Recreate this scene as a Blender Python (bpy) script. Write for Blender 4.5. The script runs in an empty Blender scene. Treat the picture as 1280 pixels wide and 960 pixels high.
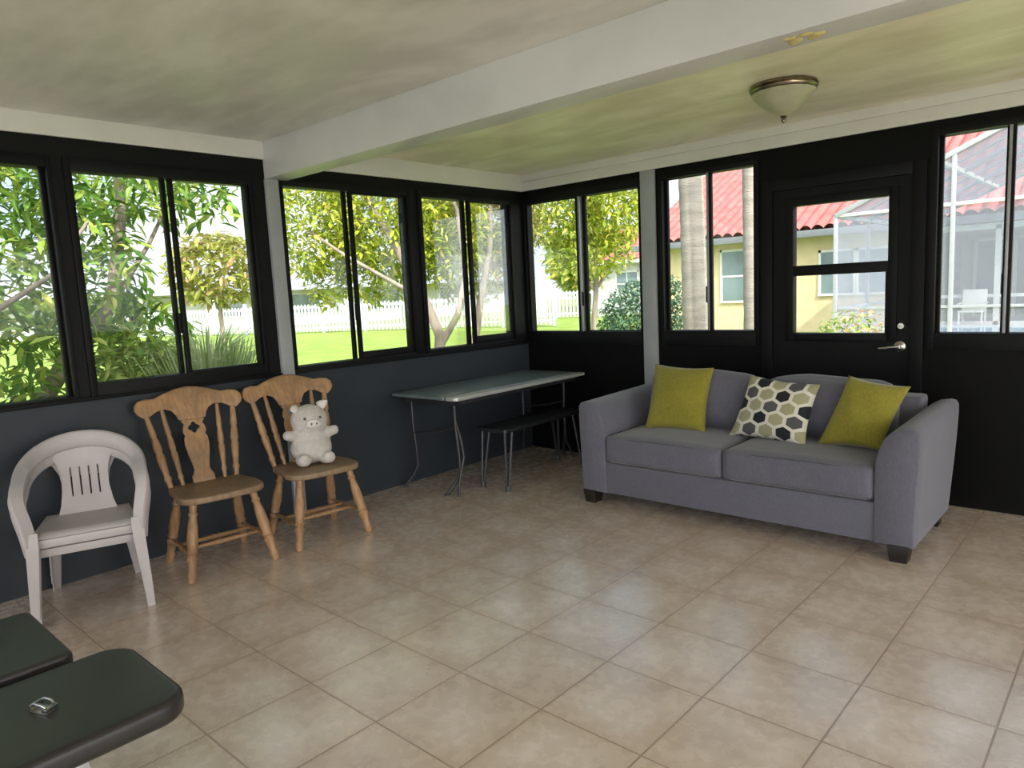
import bpy, bmesh, math, random
from mathutils import Vector, Matrix, Euler

random.seed(7)
SC = bpy.context.scene
COL = SC.collection
PI = math.pi

# ------------------------------------------------------------------ materials
def newmat(name):
    m = bpy.data.materials.new(name); m.use_nodes = True
    nt = m.node_tree
    return m, nt, nt.nodes['Principled BSDF']

def N(nt, t, **kw):
    n = nt.nodes.new(t)
    for k, v in kw.items(): setattr(n, k, v)
    return n

def mathn(nt, op, a, b=None, c=None):
    n = nt.nodes.new('ShaderNodeMath'); n.operation = op
    for i, v in enumerate((a, b, c)):
        if v is None: continue
        if isinstance(v, (int, float)): n.inputs[i].default_value = v
        else: nt.links.new(v, n.inputs[i])
    return n.outputs[0]

def vmath(nt, op, a, b=None, out=0):
    n = nt.nodes.new('ShaderNodeVectorMath'); n.operation = op
    for i, v in enumerate((a, b)):
        if v is None: continue
        if isinstance(v, (tuple, list)): n.inputs[i].default_value = v
        else: nt.links.new(v, n.inputs[i])
    return n.outputs[out]

def mixc(nt, fac, a, b, blend='MIX'):
    n = nt.nodes.new('ShaderNodeMix'); n.data_type = 'RGBA'; n.blend_type = blend
    if isinstance(fac, (int, float)): n.inputs[0].default_value = fac
    else: nt.links.new(fac, n.inputs[0])
    for i, v in ((6, a), (7, b)):
        if isinstance(v, (tuple, list)): n.inputs[i].default_value = (*v[:3], 1)
        else: nt.links.new(v, n.inputs[i])
    return n.outputs[2]

def ramp(nt, fac, stops, interp='LINEAR'):
    n = nt.nodes.new('ShaderNodeValToRGB'); cr = n.color_ramp; cr.interpolation = interp
    while len(cr.elements) < len(stops): cr.elements.new(0.5)
    for e, (p, c) in zip(cr.elements, stops):
        e.position = p; e.color = (*c[:3], 1)
    nt.links.new(fac, n.inputs[0]); return n.outputs[0]

def objcoord(nt, scale=(1, 1, 1)):
    tc = N(nt, 'ShaderNodeTexCoord')
    return vmath(nt, 'MULTIPLY', tc.outputs['Object'], scale)

def noise(nt, vec, scale, detail=4, rough=.55):
    n = N(nt, 'ShaderNodeTexNoise'); n.inputs['Scale'].default_value = scale
    n.inputs['Detail'].default_value = detail; n.inputs['Roughness'].default_value = rough
    nt.links.new(vec, n.inputs['Vector']); return n.outputs[0]

def bump(nt, b, height, strength=.3, dist=.01):
    n = N(nt, 'ShaderNodeBump'); n.inputs['Strength'].default_value = strength
    n.inputs['Distance'].default_value = dist
    nt.links.new(height, n.inputs['Height']); nt.links.new(n.outputs[0], b.inputs['Normal'])

def mat(name, col, rough=.5, metal=0, var=.12, scale=8, bmp=0, stretch=(1, 1, 1), col2=None, spec=None, dist=.004):
    """plain surface with a slight procedural mottling of its own colour"""
    m, nt, b = newmat(name)
    v = objcoord(nt, stretch)
    f = noise(nt, v, scale)
    c2 = col2 or tuple(x * (1 - var) for x in col)
    c1 = col if col2 else tuple(min(1, x * (1 + var)) for x in col)
    f2 = ramp(nt, f, [(.3, (0, 0, 0)), (.7, (1, 1, 1))])
    nt.links.new(mixc(nt, f2, c2, c1), b.inputs['Base Color'])
    b.inputs['Roughness'].default_value = rough; b.inputs['Metallic'].default_value = metal
    if spec is not None: b.inputs['Specular IOR Level'].default_value = spec
    if bmp: bump(nt, b, noise(nt, v, scale * 6, 3), bmp, dist)
    return m

def fabric(name, col, scale=900, var=.3, bmp=.4):
    m, nt, b = newmat(name)
    v = objcoord(nt)
    w1 = noise(nt, vmath(nt, 'MULTIPLY', v, (1, 1, .35)), 120, 2)
    w2 = noise(nt, v, 9, 3)
    k = mathn(nt, 'ADD', mathn(nt, 'MULTIPLY', w1, .75), mathn(nt, 'MULTIPLY', w2, .25))
    c = ramp(nt, k, [(.3, tuple(x * (1 - var) for x in col)), (.7, tuple(x * (1 + var) for x in col))])
    nt.links.new(c, b.inputs['Base Color'])
    b.inputs['Roughness'].default_value = .9; b.inputs['Specular IOR Level'].default_value = .2
    b.inputs['Sheen Weight'].default_value = .25; b.inputs['Sheen Roughness'].default_value = .5
    bump(nt, b, w1, bmp, .002)
    return m

def wood_mat(name, a, bcol, dark):
    m, nt, b = newmat(name)
    v = objcoord(nt)
    f = noise(nt, vmath(nt, 'MULTIPLY', v, (14, 14, 2.2)), 3.5, 5)
    g = noise(nt, v, 7, 3)
    c = ramp(nt, f, [(.3, bcol), (.62, a)])
    c = mixc(nt, ramp(nt, g, [(.45, (0, 0, 0)), (.75, (.75, .75, .75))]), c, dark)
    nt.links.new(c, b.inputs['Base Color'])
    b.inputs['Roughness'].default_value = .48
    bump(nt, b, f, .15, .002)
    return m

def leaf_mat(name, stops, rough=.45, trans=.35):
    m, nt, b = newmat(name)
    g = N(nt, 'ShaderNodeNewGeometry')
    c = ramp(nt, g.outputs['Random Per Island'], stops)
    nt.links.new(c, b.inputs['Base Color'])
    b.inputs['Roughness'].default_value = rough
    tr = N(nt, 'ShaderNodeBsdfTranslucent'); nt.links.new(c, tr.inputs['Color'])
    mx = N(nt, 'ShaderNodeMixShader'); mx.inputs[0].default_value = trans
    nt.links.new(b.outputs[0], mx.inputs[1]); nt.links.new(tr.outputs[0], mx.inputs[2])
    nt.links.new(mx.outputs[0], nt.nodes['Material Output'].inputs['Surface'])
    return m

def glass_mat(name, tint=(.97, .98, .97), refl=.035):
    m, nt, b = newmat(name)
    nt.nodes.remove(b)
    t = N(nt, 'ShaderNodeBsdfTransparent'); t.inputs[0].default_value = (*tint, 1)
    g = N(nt, 'ShaderNodeBsdfGlossy'); g.inputs['Roughness'].default_value = .02
    fr = N(nt, 'ShaderNodeFresnel'); fr.inputs[0].default_value = 1.45
    mx = N(nt, 'ShaderNodeMixShader')
    nt.links.new(mathn(nt, 'MULTIPLY', fr.outputs[0], refl * 12), mx.inputs[0])
    nt.links.new(t.outputs[0], mx.inputs[1]); nt.links.new(g.outputs[0], mx.inputs[2])
    nt.links.new(mx.outputs[0], nt.nodes['Material Output'].inputs['Surface'])
    return m

def screen_mat(name, col, alpha):
    m, nt, b = newmat(name)
    t = N(nt, 'ShaderNodeBsdfTransparent')
    b.inputs['Base Color'].default_value = (*col, 1); b.inputs['Roughness'].default_value = .8
    mx = N(nt, 'ShaderNodeMixShader')
    v = objcoord(nt)
    f = noise(nt, v, 6, 2)
    nt.links.new(mathn(nt, 'ADD', mathn(nt, 'MULTIPLY', f, .1), alpha - .05), mx.inputs[0])
    nt.links.new(t.outputs[0], mx.inputs[1]); nt.links.new(b.outputs[0], mx.inputs[2])
    nt.links.new(mx.outputs[0], nt.nodes['Material Output'].inputs['Surface'])
    return m

TILE = .40535; TX0 = 3.997; TY0 = -4.450
def tile_mat():
    m, nt, b = newmat('floor_tile')
    tc = N(nt, 'ShaderNodeTexCoord')
    p = vmath(nt, 'DIVIDE', vmath(nt, 'SUBTRACT', tc.outputs['Object'], (TX0, TY0, 0)), (TILE, TILE, 1))
    cell = vmath(nt, 'FLOOR', p)
    fr = vmath(nt, 'FRACTION', p)
    sx = N(nt, 'ShaderNodeSeparateXYZ'); nt.links.new(fr, sx.inputs[0])
    dx = mathn(nt, 'MINIMUM', sx.outputs[0], mathn(nt, 'SUBTRACT', 1, sx.outputs[0]))
    dy = mathn(nt, 'MINIMUM', sx.outputs[1], mathn(nt, 'SUBTRACT', 1, sx.outputs[1]))
    d = mathn(nt, 'MINIMUM', dx, dy)
    grout = ramp(nt, d, [(.006, (0, 0, 0)), (.011, (1, 1, 1))])
    wn = N(nt, 'ShaderNodeTexWhiteNoise'); wn.noise_dimensions = '2D'; nt.links.new(cell, wn.inputs['Vector'])
    off = vmath(nt, 'SCALE', wn.outputs['Color'], None); nt.nodes[-1].inputs['Scale'].default_value = 20
    q = vmath(nt, 'ADD', tc.outputs['Object'], off)
    n1 = noise(nt, q, 4.2, 4, .55); n2 = noise(nt, q, 18, 4, .6)
    mott = mathn(nt, 'ADD', mathn(nt, 'MULTIPLY', n1, .8), mathn(nt, 'MULTIPLY', n2, .2))
    c = ramp(nt, mott, [(.32, FLOOR_A), (.5, FLOOR_B), (.68, FLOOR_C)])
    rim = mathn(nt, 'SUBTRACT', 1, mathn(nt, 'MULTIPLY', d, 4.2))
    rim = mathn(nt, 'MAXIMUM', mathn(nt, 'MULTIPLY', rim, mathn(nt, 'MULTIPLY', n1, 1.1)), 0)
    c = mixc(nt, mathn(nt, 'MULTIPLY', rim, .75), c, (.50, .36, .25))
    c = mixc(nt, mathn(nt, 'MULTIPLY', wn.outputs['Value'], .12), c, tuple(x * .6 for x in FLOOR_A))
    c = mixc(nt, grout, GROUT, c)
    nt.links.new(c, b.inputs['Base Color'])
    r = ramp(nt, n2, [(.3, (.2,) * 3), (.7, (.34,) * 3)])
    nt.links.new(mixc(nt, grout, (.8,) * 3, r), b.inputs['Roughness'])
    b.inputs['Coat Weight'].default_value = 1.0; b.inputs['Coat Roughness'].default_value = .22
    h = mathn(nt, 'ADD', grout, mathn(nt, 'MULTIPLY', n2, .12))
    bump(nt, b, h, .25, .004)
    return m

FLOOR_A = (.53, .425, .35); FLOOR_B = (.645, .545, .465); FLOOR_C = (.74, .655, .585); GROUT = (.33, .25, .20)

def ceiling_mat(name, a, bcol):
    m, nt, b = newmat(name)
    v = objcoord(nt)
    w = N(nt, 'ShaderNodeTexNoise'); w.inputs['Scale'].default_value = 1.3; w.inputs['Detail'].default_value = 5
    w.inputs['Distortion'].default_value = 1.6
    nt.links.new(vmath(nt, 'MULTIPLY', v, (.55, 1.3, 1)), w.inputs['Vector'])
    w2 = noise(nt, vmath(nt, 'MULTIPLY', v, (1, 3, 1)), 2.2, 4)
    k = mathn(nt, 'ADD', mathn(nt, 'MULTIPLY', w.outputs[0], .6), mathn(nt, 'MULTIPLY', w2, .4))
    nt.links.new(ramp(nt, k, [(.42, bcol), (.57, a)]), b.inputs['Base Color'])
    b.inputs['Roughness'].default_value = .42
    bump(nt, b, k, .12, .01)
    return m

def hex_mat():
    """cushion cover printed with rounded hexagons in black, grey and tan on cream (its own UV layer)"""
    m, nt, b = newmat('hexagon_print')
    uv = N(nt, 'ShaderNodeUVMap')
    p = vmath(nt, 'MULTIPLY', uv.outputs[0], (4.3, 4.3, 0)); p = vmath(nt, 'ADD', p, (.25, .35, 0))
    R = (1.0, 1.7320508, 1.0)
    H = (.5, .8660254, 0)
    a = vmath(nt, 'SUBTRACT', vmath(nt, 'MODULO', vmath(nt, 'ADD', p, (20, 34.641016, 0)), R), H)
    bb = vmath(nt, 'SUBTRACT', vmath(nt, 'MODULO', vmath(nt, 'ADD', vmath(nt, 'SUBTRACT', p, H), (20, 34.641016, 0)), R), H)
    la = vmath(nt, 'DOT_PRODUCT', a, a, 1); lb = vmath(nt, 'DOT_PRODUCT', bb, bb, 1)
    sel = mathn(nt, 'LESS_THAN', la, lb)
    mx = N(nt, 'ShaderNodeMix', data_type='VECTOR'); nt.links.new(sel, mx.inputs[0])
    nt.links.new(bb, mx.inputs[4]); nt.links.new(a, mx.inputs[5]); gv = mx.outputs[1]
    ab = vmath(nt, 'ABSOLUTE', gv)
    s = N(nt, 'ShaderNodeSeparateXYZ'); nt.links.new(ab, s.inputs[0])
    hd = mathn(nt, 'MAXIMUM', s.outputs[0], vmath(nt, 'DOT_PRODUCT', ab, (.5, .8660254, 0), 1))
    idv = vmath(nt, 'SUBTRACT', p, gv)
    si = N(nt, 'ShaderNodeSeparateXYZ'); nt.links.new(idv, si.inputs[0])
    # colour sequence steps along the slanted rows: tan, black, tan, grey
    row = mathn(nt, 'ROUND', mathn(nt, 'DIVIDE', si.outputs[1], .8660254))
    colx = mathn(nt, 'ROUND', mathn(nt, 'MULTIPLY', si.outputs[0], 2))
    seq = mathn(nt, 'ADD', mathn(nt, 'ADD', colx, mathn(nt, 'MULTIPLY', row, 3)), 64)
    k = mathn(nt, 'DIVIDE', mathn(nt, 'FLOOR', mathn(nt, 'MODULO', mathn(nt, 'ADD', mathn(nt, 'DIVIDE', seq, 2), .25), 4)), 4)
    cc = ramp(nt, k, [(0, (.34, .33, .2)), (.2, (.012, .014, .02)), (.45, (.36, .35, .22)), (.7, (.085, .085, .095))], 'CONSTANT')
    f = ramp(nt, hd, [(.385, (0, 0, 0)), (.41, (1, 1, 1))])
    nt.links.new(mixc(nt, f, cc, (.68, .66, .58)), b.inputs['Base Color'])
    b.inputs['Roughness'].default_value = .85
    bump(nt, b, noise(nt, objcoord(nt), 300, 2), .2, .001)
    return m

# ------------------------------------------------------------------ mesh builder
class MB:
    def __init__(s):
        s.bm = bmesh.new(); s.mi = 0
    def _mark(s, n0):
        s.bm.faces.ensure_lookup_table()
        for f in s.bm.faces[n0:]: f.material_index = s.mi
    def box(s, lo, hi, bev=0, seg=2, M=None):
        lo = Vector(lo); hi = Vector(hi); c = (lo + hi) / 2; d = hi - lo
        T = Matrix.Translation(c) @ Matrix.Diagonal((*d, 1))
        if M: T = M @ T
        n0 = len(s.bm.faces)
        r = bmesh.ops.create_cube(s.bm, size=1, matrix=T)
        if bev:
            es = list({e for v in r['verts'] for e in v.link_edges})
            bmesh.ops.bevel(s.bm, geom=es, offset=bev, segments=seg, affect='EDGES', profile=.6)
            for f in s.bm.faces: pass
        s._mark(n0); return s
    def bar(s, a, b, w, h, bev=0, up=(0, 0, 1)):
        a = Vector(a); b = Vector(b); d = b - a; L = d.length; z = d / L
        x = z.cross(Vector(up))
        if x.length < 1e-4: x = z.cross(Vector((1, 0, 0)))
        x.normalize(); y = z.cross(x)
        M = Matrix((x, y, z)).transposed().to_4x4(); M.translation = (a + b) / 2
        return s.box((-w / 2, -h / 2, -L / 2), (w / 2, h / 2, L / 2), bev, 2, M)
    def tube(s, pts, r, n=10, cap=True, flat=1.0, up=(0, 0, 1)):
        pts = [Vector(p) for p in pts]; rs = r if isinstance(r, (list, tuple)) else [r] * len(pts)
        n0 = len(s.bm.faces); rings = []; prev = None
        for i, p in enumerate(pts):
            t = (pts[min(i + 1, len(pts) - 1)] - pts[max(i - 1, 0)]).normalized()
            if prev is None:
                x = t.cross(Vector(up))
                if x.length < 1e-3: x = t.cross(Vector((1, 0, 0)))
            else:
                x = prev - t * prev.dot(t)
            x.normalize(); prev = x; y = t.cross(x)
            rings.append([s.bm.verts.new(p + (x * math.cos(a) + y * math.sin(a) * flat) * rs[i]) for a in [2 * PI * k / n for k in range(n)]])
        for a, b in zip(rings, rings[1:]):
            for k in range(n): s.bm.faces.new((a[k], a[(k + 1) % n], b[(k + 1) % n], b[k]))
        if cap:
            s.bm.faces.new(rings[0][::-1]); s.bm.faces.new(rings[-1])
        s._mark(n0); return s
    def lathe(s, a, b, prof, n=12):
        a = Vector(a); b = Vector(b)
        return s.tube([a.lerp(b, t) for t, _ in prof], [r for _, r in prof], n)
    def sphere(s, c, r, M=None, u=20, v=12):
        r = r if isinstance(r, (tuple, list)) else (r,) * 3
        T = Matrix.Translation(Vector(c)) @ (M or Matrix()) @ Matrix.Diagonal((*r, 1))
        n0 = len(s.bm.faces); bmesh.ops.create_uvsphere(s.bm, u_segments=u, v_segments=v, radius=1, matrix=T); s._mark(n0); return s
    def prism(s, outline, depth, M=None, holes=(), bev=0, seg=2):
        """2-D outline (local x,y) extruded along local z by depth"""
        M = M or Matrix(); n0 = len(s.bm.faces); tmp = bmesh.new()
        es = []
        for lp in (outline, *holes):
            vs = [tmp.verts.new((x, y, 0)) for x, y in lp]
            for i in range(len(vs)): es.append(tmp.edges.new((vs[i], vs[(i + 1) % len(vs)])))
        if holes: bmesh.ops.triangle_fill(tmp, edges=es, use_beauty=True, use_dissolve=False)
        else: tmp.faces.new(list(tmp.verts))
        border = [e for e in tmp.edges if len(e.link_faces) == 1]
        fs = list(tmp.faces)
        bl = {tuple(round(c, 6) for c in v.co) for e in border for v in e.verts}
        r = bmesh.ops.extrude_face_region(tmp, geom=fs)
        bmesh.ops.translate(tmp, vec=(0, 0, depth), verts=[g for g in r['geom'] if isinstance(g, bmesh.types.BMVert)])
        bmesh.ops.recalc_face_normals(tmp, faces=list(tmp.faces))
        if bev:
            be = []
            for e in tmp.edges:
                if len(e.link_faces) == 2 and abs(e.verts[0].co.z - e.verts[1].co.z) < 1e-6:
                    n1, n2 = (f.normal for f in e.link_faces)
                    if abs(n1.dot(n2)) < .5: be.append(e)
            bmesh.ops.bevel(tmp, geom=be, offset=bev, segments=seg, affect='EDGES', profile=.6)
        bmesh.ops.transform(tmp, matrix=M, verts=list(tmp.verts))
        me = bpy.data.meshes.new('t'); tmp.to_mesh(me); tmp.free()
        s.bm.from_mesh(me); bpy.data.meshes.remove(me)
        s._mark(n0); return s
    def grid(s, fn, nu, nv, uv=False, wrapu=False):
        n0 = len(s.bm.faces)
        lay = s.bm.loops.layers.uv.verify() if uv else None
        V = [[s.bm.verts.new(fn(i / nu, j / nv)) for j in range(nv + 1)] for i in range(nu + (0 if wrapu else 1))]
        for i in range(nu):
            for j in range(nv):
                i2 = (i + 1) % len(V)
                f = s.bm.faces.new((V[i][j], V[i2][j], V[i2][j + 1], V[i][j + 1]))
                if uv:
                    for l, (a, b) in zip(f.loops, ((i, j), (i + 1, j), (i + 1, j + 1), (i, j + 1))): l[lay].uv = (a / nu, b / nv)
        s._mark(n0); return s
    def rbox(s, lo, hi, r, n=8, puff=None, M=None):
        """soft upholstered block: rounded box; puff(p in -1..1) -> offset vector"""
        lo = Vector(lo); hi = Vector(hi); c = (lo + hi) / 2; h = (hi - lo) / 2
        n0 = len(s.bm.faces); tmp = bmesh.new()
        bmesh.ops.create_cube(tmp, size=2)
        bmesh.ops.subdivide_edges(tmp, edges=list(tmp.edges), cuts=n, use_grid_fill=True)
        for v in tmp.verts:
            q = v.co.copy()
            # crowd the loops toward the edges
            q = Vector([math.copysign(abs(x) ** .6, x) for x in q])
            p = Vector([x * y for x, y in zip(q, h)])
            inner = Vector([max(-(y - r), min(y - r, x)) for x, y in zip(p, h)])
            d = p - inner
            if d.length > 1e-9: p = inner + d.normalized() * r
            if puff: p = p + Vector(puff(q))
            v.co = c + p
        if M: bmesh.ops.transform(tmp, matrix=M, verts=list(tmp.verts))
        me = bpy.data.meshes.new('t'); tmp.to_mesh(me); tmp.free(); s.bm.from_mesh(me); bpy.data.meshes.remove(me)
        s._mark(n0); return s
    def build(s, name, mats, parent=None, angle=40, smooth=True, recalc=True):
        me = bpy.data.meshes.new(name)
        if recalc: bmesh.ops.recalc_face_normals(s.bm, faces=list(s.bm.faces))
        s.bm.to_mesh(me); s.bm.free()
        for m in (mats if isinstance(mats, (list, tuple)) else [mats]): me.materials.append(m)
        if smooth:
            me.polygons.foreach_set('use_smooth', [True] * len(me.polygons))
            me.set_sharp_from_angle(angle=math.radians(angle))
        o = bpy.data.objects.new(name, me); COL.objects.link(o)
        if parent: o.parent = parent
        return o

def tag(o, label=None, cat=None, group=None, kind=None):
    if label: o['label'] = label
    if cat: o['category'] = cat
    if group: o['group'] = group
    if kind: o['kind'] = kind
    return o

def thing(name, label, cat, loc=(0, 0, 0), rz=0, group=None, kind=None):
    o = bpy.data.objects.new(name, None); COL.objects.link(o)
    o.empty_display_size = .1
    o.location = loc; o.rotation_euler = (0, 0, rz)
    return tag(o, label, cat, group, kind)

def copy_tree(o, parent=None):
    c = o.copy(); COL.objects.link(c)
    if parent: c.parent = parent
    for ch in list(o.children): copy_tree(ch, c)
    return c

def struct(mb, name, m, label, cat, **kw):
    o = mb.build(name, m, **kw); return tag(o, label, cat, kind='structure')

# ------------------------------------------------------------------ palette
M = {}
M['floor'] = tile_mat()
M['ceil'] = ceiling_mat('ceiling_paint', (.72, .71, .655), (.58, .575, .52))
M['ceil2'] = ceiling_mat('yellowed_ceiling_paint', (.90, .86, .68), (.74, .70, .50))
M['trim'] = mat('trim_paint', (.66, .66, .62), .45, var=.06, scale=3)
M['beam'] = ceiling_mat('beam_paint', (.60, .605, .60), (.54, .545, .54))
M['leftwall'] = mat('slate_blue_wall_paint', (.027, .034, .043), .45, var=.12, scale=2, bmp=.1, spec=.3)
M['black'] = mat('black_wall_paint', (.0035, .0035, .0036), .5, var=.2, scale=2, spec=.12)
M['frame'] = mat('black_window_frame', (.005, .005, .006), .45, var=.15, scale=5, spec=.16)
M['alu'] = mat('aluminium_track', (.32, .33, .35), .4, .6, var=.1)
M['post'] = mat('bare_grey_post', (.30, .32, .33), .6, var=.1, scale=4)
M['rear'] = mat('pale_wall_paint', (.72, .70, .66), .7, var=.05, scale=2)
M['glass'] = glass_mat('window_glass')
M['sofa'] = fabric('grey_sofa_fabric', (.122, .121, .156), var=.13)
M['sofaseam'] = mat('dark_grey_piping', (.06, .06, .075), .9)
M['foot'] = mat('dark_wood_foot', (.012, .009, .008), .4)
M['yellow'] = fabric('chartreuse_velvet', (.24, .215, .03), var=.18, bmp=.3)
M['hex'] = hex_mat()
M['wood'] = wood_mat('worn_honey_wood', (.40, .235, .115), (.26, .14, .06), (.17, .105, .06))
M['woodseat'] = wood_mat('worn_greyed_wood', (.27, .18, .105), (.19, .125, .07), (.12, .085, .055))
M['plastic'] = mat('white_plastic', (.43, .395, .395), .45, var=.05, scale=6)
M['plush'] = mat('grey_white_plush', (.53, .50, .465), .95, var=.1, scale=40, bmp=.5, spec=.1, dist=.006)
M['plush_light'] = mat('pale_plush', (.66, .62, .59), .95, var=.06, scale=40, bmp=.4, spec=.1)
M['eye'] = mat('grey_stitch', (.10, .10, .10), .5)
M['tabletop'] = mat('grey_laminate', (.12, .15, .155), .3, var=.12, scale=5)
M['tableedge'] = mat('brushed_edge', (.45, .45, .43), .35, .3, var=.1)
M['iron'] = mat('black_iron', (.05, .05, .055), .4, .5, var=.2)
M['benchtop'] = mat('black_bench_top', (.015, .016, .019), .35, var=.2)
M['vinyl'] = mat('black_vinyl', (.026, .0235, .0235), .34, var=.2, scale=5, bmp=.06)
M['whitemetal'] = mat('white_metal', (.75, .75, .73), .4, var=.04)
M['nickel'] = mat('satin_nickel', (.55, .53, .50), .28, 1, var=.08)
M['bronze'] = mat('brushed_bronze_ring', (.30, .26, .19), .3, 1, var=.35, scale=14)
M['shade'] = mat('frosted_alabaster_glass', (.42, .425, .29), .35, var=.12, scale=10)
M['foam'] = mat('yellowed_foam', (.55, .47, .2), .8, var=.2, scale=60, bmp=.5)
M['chrome'] = mat('steel_clip', (.5, .5, .48), .25, 1, var=.2, scale=30)
# outside
M['lawn'] = mat('lawn_grass', (.27, .36, .08), .9, scale=1.2, col2=(.18, .265, .05), bmp=.8, spec=.1, dist=.05)
M['vinylfence'] = mat('white_vinyl_fence', (.40, .41, .44), .5, var=.03)
M['stucco'] = mat('yellow_stucco', (.60, .49, .30), .85, var=.08, scale=3, bmp=.2)
M['stuccow'] = mat('white_stucco', (.52, .52, .50), .85, var=.06, scale=3)
M['roofred'] = mat('red_roof_tile', (.36, .10, .088), .7, var=.3, scale=2.5)
M['roofgrey'] = mat('grey_shingle', (.26, .27, .30), .85, var=.2, scale=3)
M['gutter'] = mat('grey_gutter', (.17, .18, .20), .5, var=.1)
M['extwhite'] = mat('white_exterior_trim', (.62, .62, .61), .5, var=.03)
M['extglass'] = mat('house_window_glass', (.13, .18, .19), .08, var=.3, scale=.9, spec=.8)
M['cage'] = mat('grey_cage_aluminium', (.33, .34, .38), .5, var=.08)
M['screen'] = screen_mat('cage_screen', (.36, .37, .46), .22)
M['screen2'] = screen_mat('cage_roof_screen', (.30, .31, .40), .5)
M['water'] = mat('pool_water', (.07, .36, .52), .08, col2=(.13, .48, .63), scale=1.5, bmp=.2)
M['concrete'] = mat('pale_pool_deck', (.62, .60, .57), .8, var=.08, scale=2)
M['bark'] = mat('pale_bark', (.26, .215, .175), .9, var=.35, scale=9, bmp=.6, stretch=(1, 1, .3), dist=.02)
M['palm'] = mat('palm_bark', (.27, .24, .215), .9, var=.22, scale=3, bmp=.5, stretch=(.6, .6, 4), dist=.02)
M['leafA'] = leaf_mat('mango_leaf', [(0, (.05, .13, .02)), (.35, (.14, .29, .04)), (.7, (.31, .46, .07)), (1, (.52, .55, .12))])
M['leafB'] = leaf_mat('yellow_green_leaf', [(0, (.17, .25, .02)), (.4, (.36, .45, .04)), (.8, (.56, .58, .07)), (1, (.58, .48, .12))])
M['leafC'] = leaf_mat('bronze_green_leaf', [(0, (.20, .17, .08)), (.4, (.28, .30, .06)), (.8, (.42, .44, .08)), (1, (.42, .25, .16))])
M['leafD'] = leaf_mat('blue_green_leaf', [(0, (.03, .09, .05)), (.5, (.09, .19, .11)), (.9, (.18, .30, .16)), (1, (.35, .42, .28))])
M['leafE'] = leaf_mat('light_hedge_leaf', [(0, (.15, .25, .05)), (.5, (.33, .42, .1)), (1, (.58, .6, .2))])
M['petal'] = leaf_mat('pink_petal', [(0, (.6, .2, .16)), (.5, (.7, .38, .2)), (1, (.75, .5, .4))])
M['grassy'] = leaf_mat('ornamental_grass', [(0, (.24, .36, .12)), (.6, (.46, .54, .26)), (1, (.62, .64, .45))])

# ------------------------------------------------------------------ room shell
RX, RY = 7.8, -8.6         # far sides of the room, behind the viewer
CZ = 2.475
mb = MB(); mb.box((-.12, RY - .1, -.15), (RX + .1, .12, 0))
struct(mb, 'floor', M['floor'], 'beige mottled ceramic floor tiles laid square to the walls', 'floor')
mb = MB(); mb.box((-.45, RY - .3, CZ), (RX + .3, -2.44, CZ + .14)); mb.mi = 1; mb.box((-.45, -2.44, CZ), (RX + .3, .45, CZ + .14))
struct(mb, 'ceiling', [M['ceil'], M['ceil2']], 'flat off-white ceiling with streaky patched paint', 'ceiling')

SILL = .985; HEAD = 2.255
WT = .12
# left wall: slate knee wall, black piers and header
mb = MB()
mb.mi = 0; mb.box((-WT, RY, 0), (0, 0, SILL))
mb.mi = 1; mb.box((-WT, RY, HEAD), (0, 0, CZ))
LW = [(-5.35, -3.74), (-3.66, -2.62), (-2.415, -1.335), (-1.235, -.165)]   # window openings along y
edges = [RY] + [v for w in LW for v in w] + [0]
for a, b in zip(edges[0::2], edges[1::2]):
    mb.box((-WT, a, SILL), (0, b, HEAD))
struct(mb, 'wall_left', [M['leftwall'], M['frame']], 'left wall, slate blue below a black window band', 'wall', smooth=False)
# back wall with the door
RW = [(.01, 1.235), (1.41, 2.185), (3.265, 4.06), (4.4, 5.2)]
mb = MB()
DX0, DX1, DZ = 2.29, 3.165, 2.05
mb.box((-WT, 0, 0), (DX0, WT, SILL)); mb.box((DX1, 0, 0), (RX, WT, SILL))
mb.box((-WT, 0, HEAD + .02), (RX, WT, CZ))
edges = [-WT] + [v for w in RW for v in w] + [RX]
for a, b in zip(edges[0::2], edges[1::2]):
    if a < DX0 < b:
        mb.box((a, 0, SILL), (DX0, WT, HEAD + .02)); mb.box((DX1, 0, SILL), (b, WT, HEAD + .02)); mb.box((DX0, 0, DZ), (DX1, WT, HEAD + .02))
    else: mb.box((a, 0, SILL), (b, WT, HEAD + .02))
struct(mb, 'wall_back', M['black'], 'black painted back wall with the door and sliding windows', 'wall', smooth=False)
# two unseen sides behind the viewer, wide unglazed openings added for light
mb = MB()
mb.box((RX, RY, 0), (RX + WT, 0, .25)); mb.box((RX, RY, 2.38), (RX + WT, 0, CZ))
for a, b in ((-.35, 0), (-3.0, -2.6), (-5.8, -5.4), (RY, -8.3)): mb.box((RX, a, .25), (RX + WT, b, 2.38))
struct(mb, 'wall_right', M['rear'], 'pale right wall with wide openings added for daylight', 'wall', smooth=False)
mb = MB()
mb.box((0, RY - WT, 2.4), (RX + WT, RY, CZ))
for a, b in ((0, .25), (3.4, 3.6), (7.5, RX + WT)): mb.box((a, RY - WT, 0), (b, RY, 2.4))
struct(mb, 'wall_front', M['rear'], 'pale front wall with wide openings made to let light in', 'wall', smooth=False)

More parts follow.
